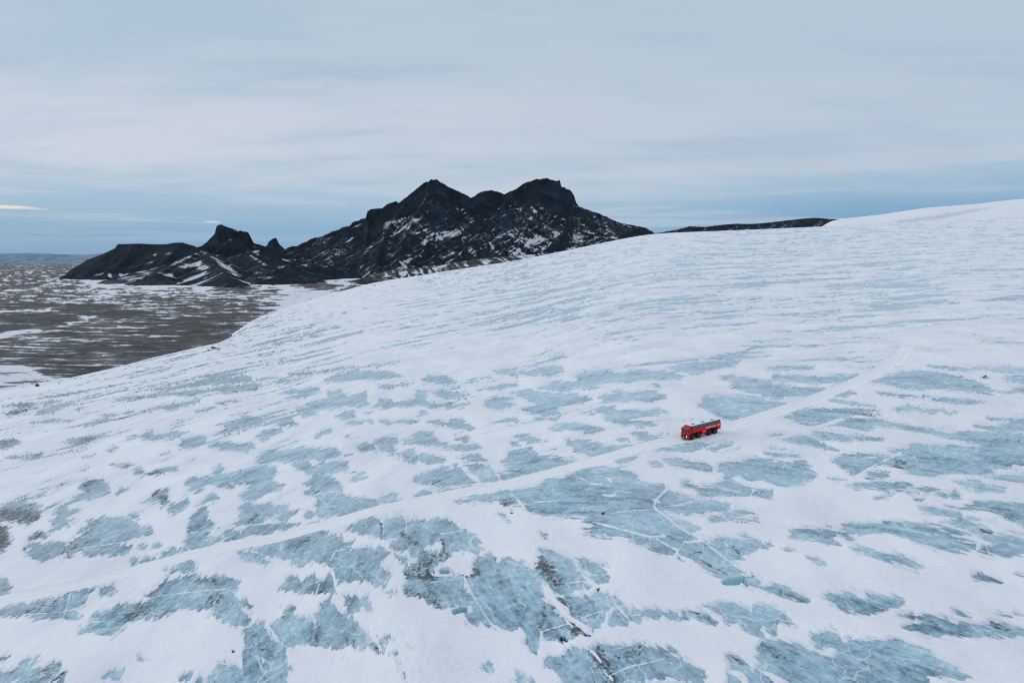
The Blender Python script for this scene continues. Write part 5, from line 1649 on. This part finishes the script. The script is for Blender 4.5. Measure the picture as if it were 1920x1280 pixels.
    pts = [(x, s * 1.17, hgt(x, s * 1.17)) for s in (-1, 1) for x in (4.6, 1.8, -2.7, -5.3)]
    A = np.array([[a_, b_, 1] for a_, b_, _ in pts]); zz = np.array([q[2] for q in pts])
    k, *_ = np.linalg.lstsq(A, zz, rcond=None)
    off = float((zz - A @ k).max()) - 0.07
    X_ = (fwd + Vector((0, 0, k[0]))).normalized(); Y_ = (left + Vector((0, 0, k[1]))); Z_ = X_.cross(Y_).normalized(); Y_ = Z_.cross(X_)
    M = Matrix((X_, Y_, Z_)).transposed().to_4x4(); M.translation = (c.x, c.y, k[2] + min(off, 0.05))
    root.matrix_world = M @ Matrix.Scale(0.95, 4)
build_truck()

def rock(name, label, cat, loc, size, mat, seed, group=None, flat=0.7, yaw=0.0):
    bm = bmesh.new(); bmesh.ops.create_icosphere(bm, subdivisions=3, radius=1.0)
    rnd = random.Random(seed)
    planes = []
    for k in range(11):
        d = Vector((rnd.gauss(0, 1), rnd.gauss(0, 1), rnd.gauss(0, 0.8))).normalized()
        planes.append((d, rnd.uniform(0.55, 0.85)))
    for vtx in bm.verts:
        p = vtx.co.copy()
        for d, h in planes:
            t = p.dot(d)
            if t > h: p -= d * (t - h)
        p *= 1 + rnd.uniform(-0.03, 0.03)
        vtx.co = Vector((p.x * size[0], p.y * size[1], p.z * size[2]))
    o = obj(name, bm, mat)
    o.location = loc; o.rotation_euler = (0, 0, yaw)
    o['label'] = label; o['category'] = cat
    if group: o['group'] = group
    return o
rock_m = simple_mat('dark_boulder_stone', (0.045, 0.046, 0.048, 1), 0.85, noise=0.5, nscale=0.8)

def near_ground(u, v):
    """first ground met by the line of sight: ice or plain"""
    X, e = ray(u, v)
    ys = np.geomspace(60, 4000, 4000)
    top = np.maximum(ice_base(X * ys, ys), plain_z(X * ys, ys))
    i = int(np.argmax(e * ys < top))
    return float(X * ys[i]), float(ys[i])
def ground_z(x, y):
    return max(ice_height(x, y), float(plain_z(np.array([x]), np.array([y]))[0]))
for (u, v, sx, sy, sz, lab, sd_) in ((71, 725.5, 2.0, 1.7, 1.9, 'largest dark boulder lying at the foot of the ice on the far left', 3),
                                     (89, 714.5, 1.1, 0.9, 0.7, 'small flat dark boulder behind the largest one at the ice foot', 5),
                                     (111, 720.5, 1.2, 0.8, 0.7, 'low dark boulder right of the largest one at the ice foot', 8)):
    gx, gy_c = near_ground(u, v)
    rock('boulder', lab, 'boulder', (gx, gy_c, ground_z(gx, gy_c) + sz * 0.35), (sx, sy, sz), rock_m, sd_, 'dark boulders at the foot of the ice')
for i, (u, v, sx, sy, sz, lab) in enumerate(((401, 653, 3.2, 2.0, 1.6, 'dark shape standing in for a shaded hollow under the ice edge beside the gravel plain'),
                                             (410, 655.5, 2.6, 1.6, 1.0, 'long low dark shape standing in for the shaded hollow just to the right'),
                                             (392, 657, 1.6, 1.2, 1.0, 'smallest dark shape standing in for a shaded hollow on the gravel side of the ice edge'))):
    gx, gy_c = near_ground(u, v)  # dark solids added in place of shaded hollows under the overhanging ice
    rock('boulder', lab, 'boulder', (gx, gy_c, ground_z(gx, gy_c) + sz * 0.3), (sx, sy, sz), rock_m, 20 + i, 'dark stand-ins for shaded hollows along the ice edge')

def build_ice_shard():
    """slab of ice pushed up at the end of a dirty crack"""
    m, N, b = new_mat('pale_teal_ice')
    tcn = N.n('ShaderNodeTexCoord').outputs['Object']
    N.link(N.ramp(N.noise(tcn, 1.3, 6.0, 0.7), [(0.35, (0.22, 0.36, 0.40, 1)), (0.6, (0.50, 0.66, 0.70, 1))], 'LINEAR'), b.inputs['Base Color'])
    b.inputs['Roughness'].default_value = 0.3
    dk = simple_mat('grit_covered_ice', (0.05, 0.07, 0.08, 1), 0.6, noise=0.4, nscale=1.5)
    gx, gy_c = on_ice(1847, 711)
    z = ice_height(gx, gy_c)
    root = bpy.data.objects.new('ice_shard', None); COL.objects.link(root)
    root.location = (gx, gy_c, z - 0.15)
    root['label'] = 'tilted pale teal ice shard standing at the end of a dark crack'
    root['category'] = 'ice block'
    # a wedge: vertical face towards the viewer, dark back sloping off to the left
    bm = bmesh.new()
    P0 = [(-1.9, -0.6, 0), (1.3, -0.7, 0), (1.15, -0.5, 0.9), (0.75, -0.4, 1.25), (0.35, -0.35, 1.95)]
    P1 = [(-2.4, 1.6, 0), (1.6, 1.5, 0), (1.35, 1.1, 0.8), (0.85, 0.9, 1.15), (0.3, 0.8, 1.75)]
    a = [bm.verts.new(p) for p in P0]; b2 = [bm.verts.new(p) for p in P1]
    bm.faces.new(a); bm.faces.new(b2[::-1])
    for i in range(5): bm.faces.new((a[i - 1], a[i], b2[i], b2[i - 1]))
    bmesh.ops.subdivide_edges(bm, edges=bm.edges, cuts=2, use_grid_fill=True)
    rnd = random.Random(4)
    for vtx in bm.verts: vtx.co += Vector((rnd.uniform(-.06, .06), rnd.uniform(-.06, .06), rnd.uniform(-.05, .05)))
    obj('face', bm, m, root)
    bm = bmesh.new()
    quad_slab(bm, [(-1.2, -0.56, 0.75), (0.3, -0.42, 2.05), (0.28, 0.2, 1.98), (-1.3, 0.2, 0.75)], -0.2)
    bmesh.ops.subdivide_edges(bm, edges=bm.edges, cuts=3, use_grid_fill=True)
    for vtx in bm.verts: vtx.co += Vector((rnd.uniform(-.07, .07), rnd.uniform(-.07, .07), rnd.uniform(-.06, .06)))
    obj('grit_crust', bm, dk, root)
    root.scale = (0.8, 0.8, 0.72)
build_ice_shard()


# ----------------------------------------------------------------- air
hz = bpy.data.materials.new('haze_air'); hz.use_nodes = True
HN = NT(hz.node_tree)
hv = HN.n('ShaderNodeVolumePrincipled', ins={'Color': (0.60, 0.80, 0.98, 1), 'Density': 2.6e-6, 'Anisotropy': 0.0})
HN.link(hv.outputs[0], HN.n('ShaderNodeOutputMaterial').inputs['Volume'])
bm = bmesh.new()
bmesh.ops.create_cube(bm, size=1.0)
for vtx in bm.verts:
    vtx.co = Vector((vtx.co.x * 170000, vtx.co.y * 170000, -160.0 if vtx.co.z < 0 else 1150.0))
hm = bpy.data.meshes.new('haze'); bm.to_mesh(hm); bm.free()
hm.materials.append(hz)
ho = bpy.data.objects.new('haze', hm); COL.objects.link(ho)
ho['kind'] = 'stuff'; ho['label'] = 'thin blue air over the plain and mountains'
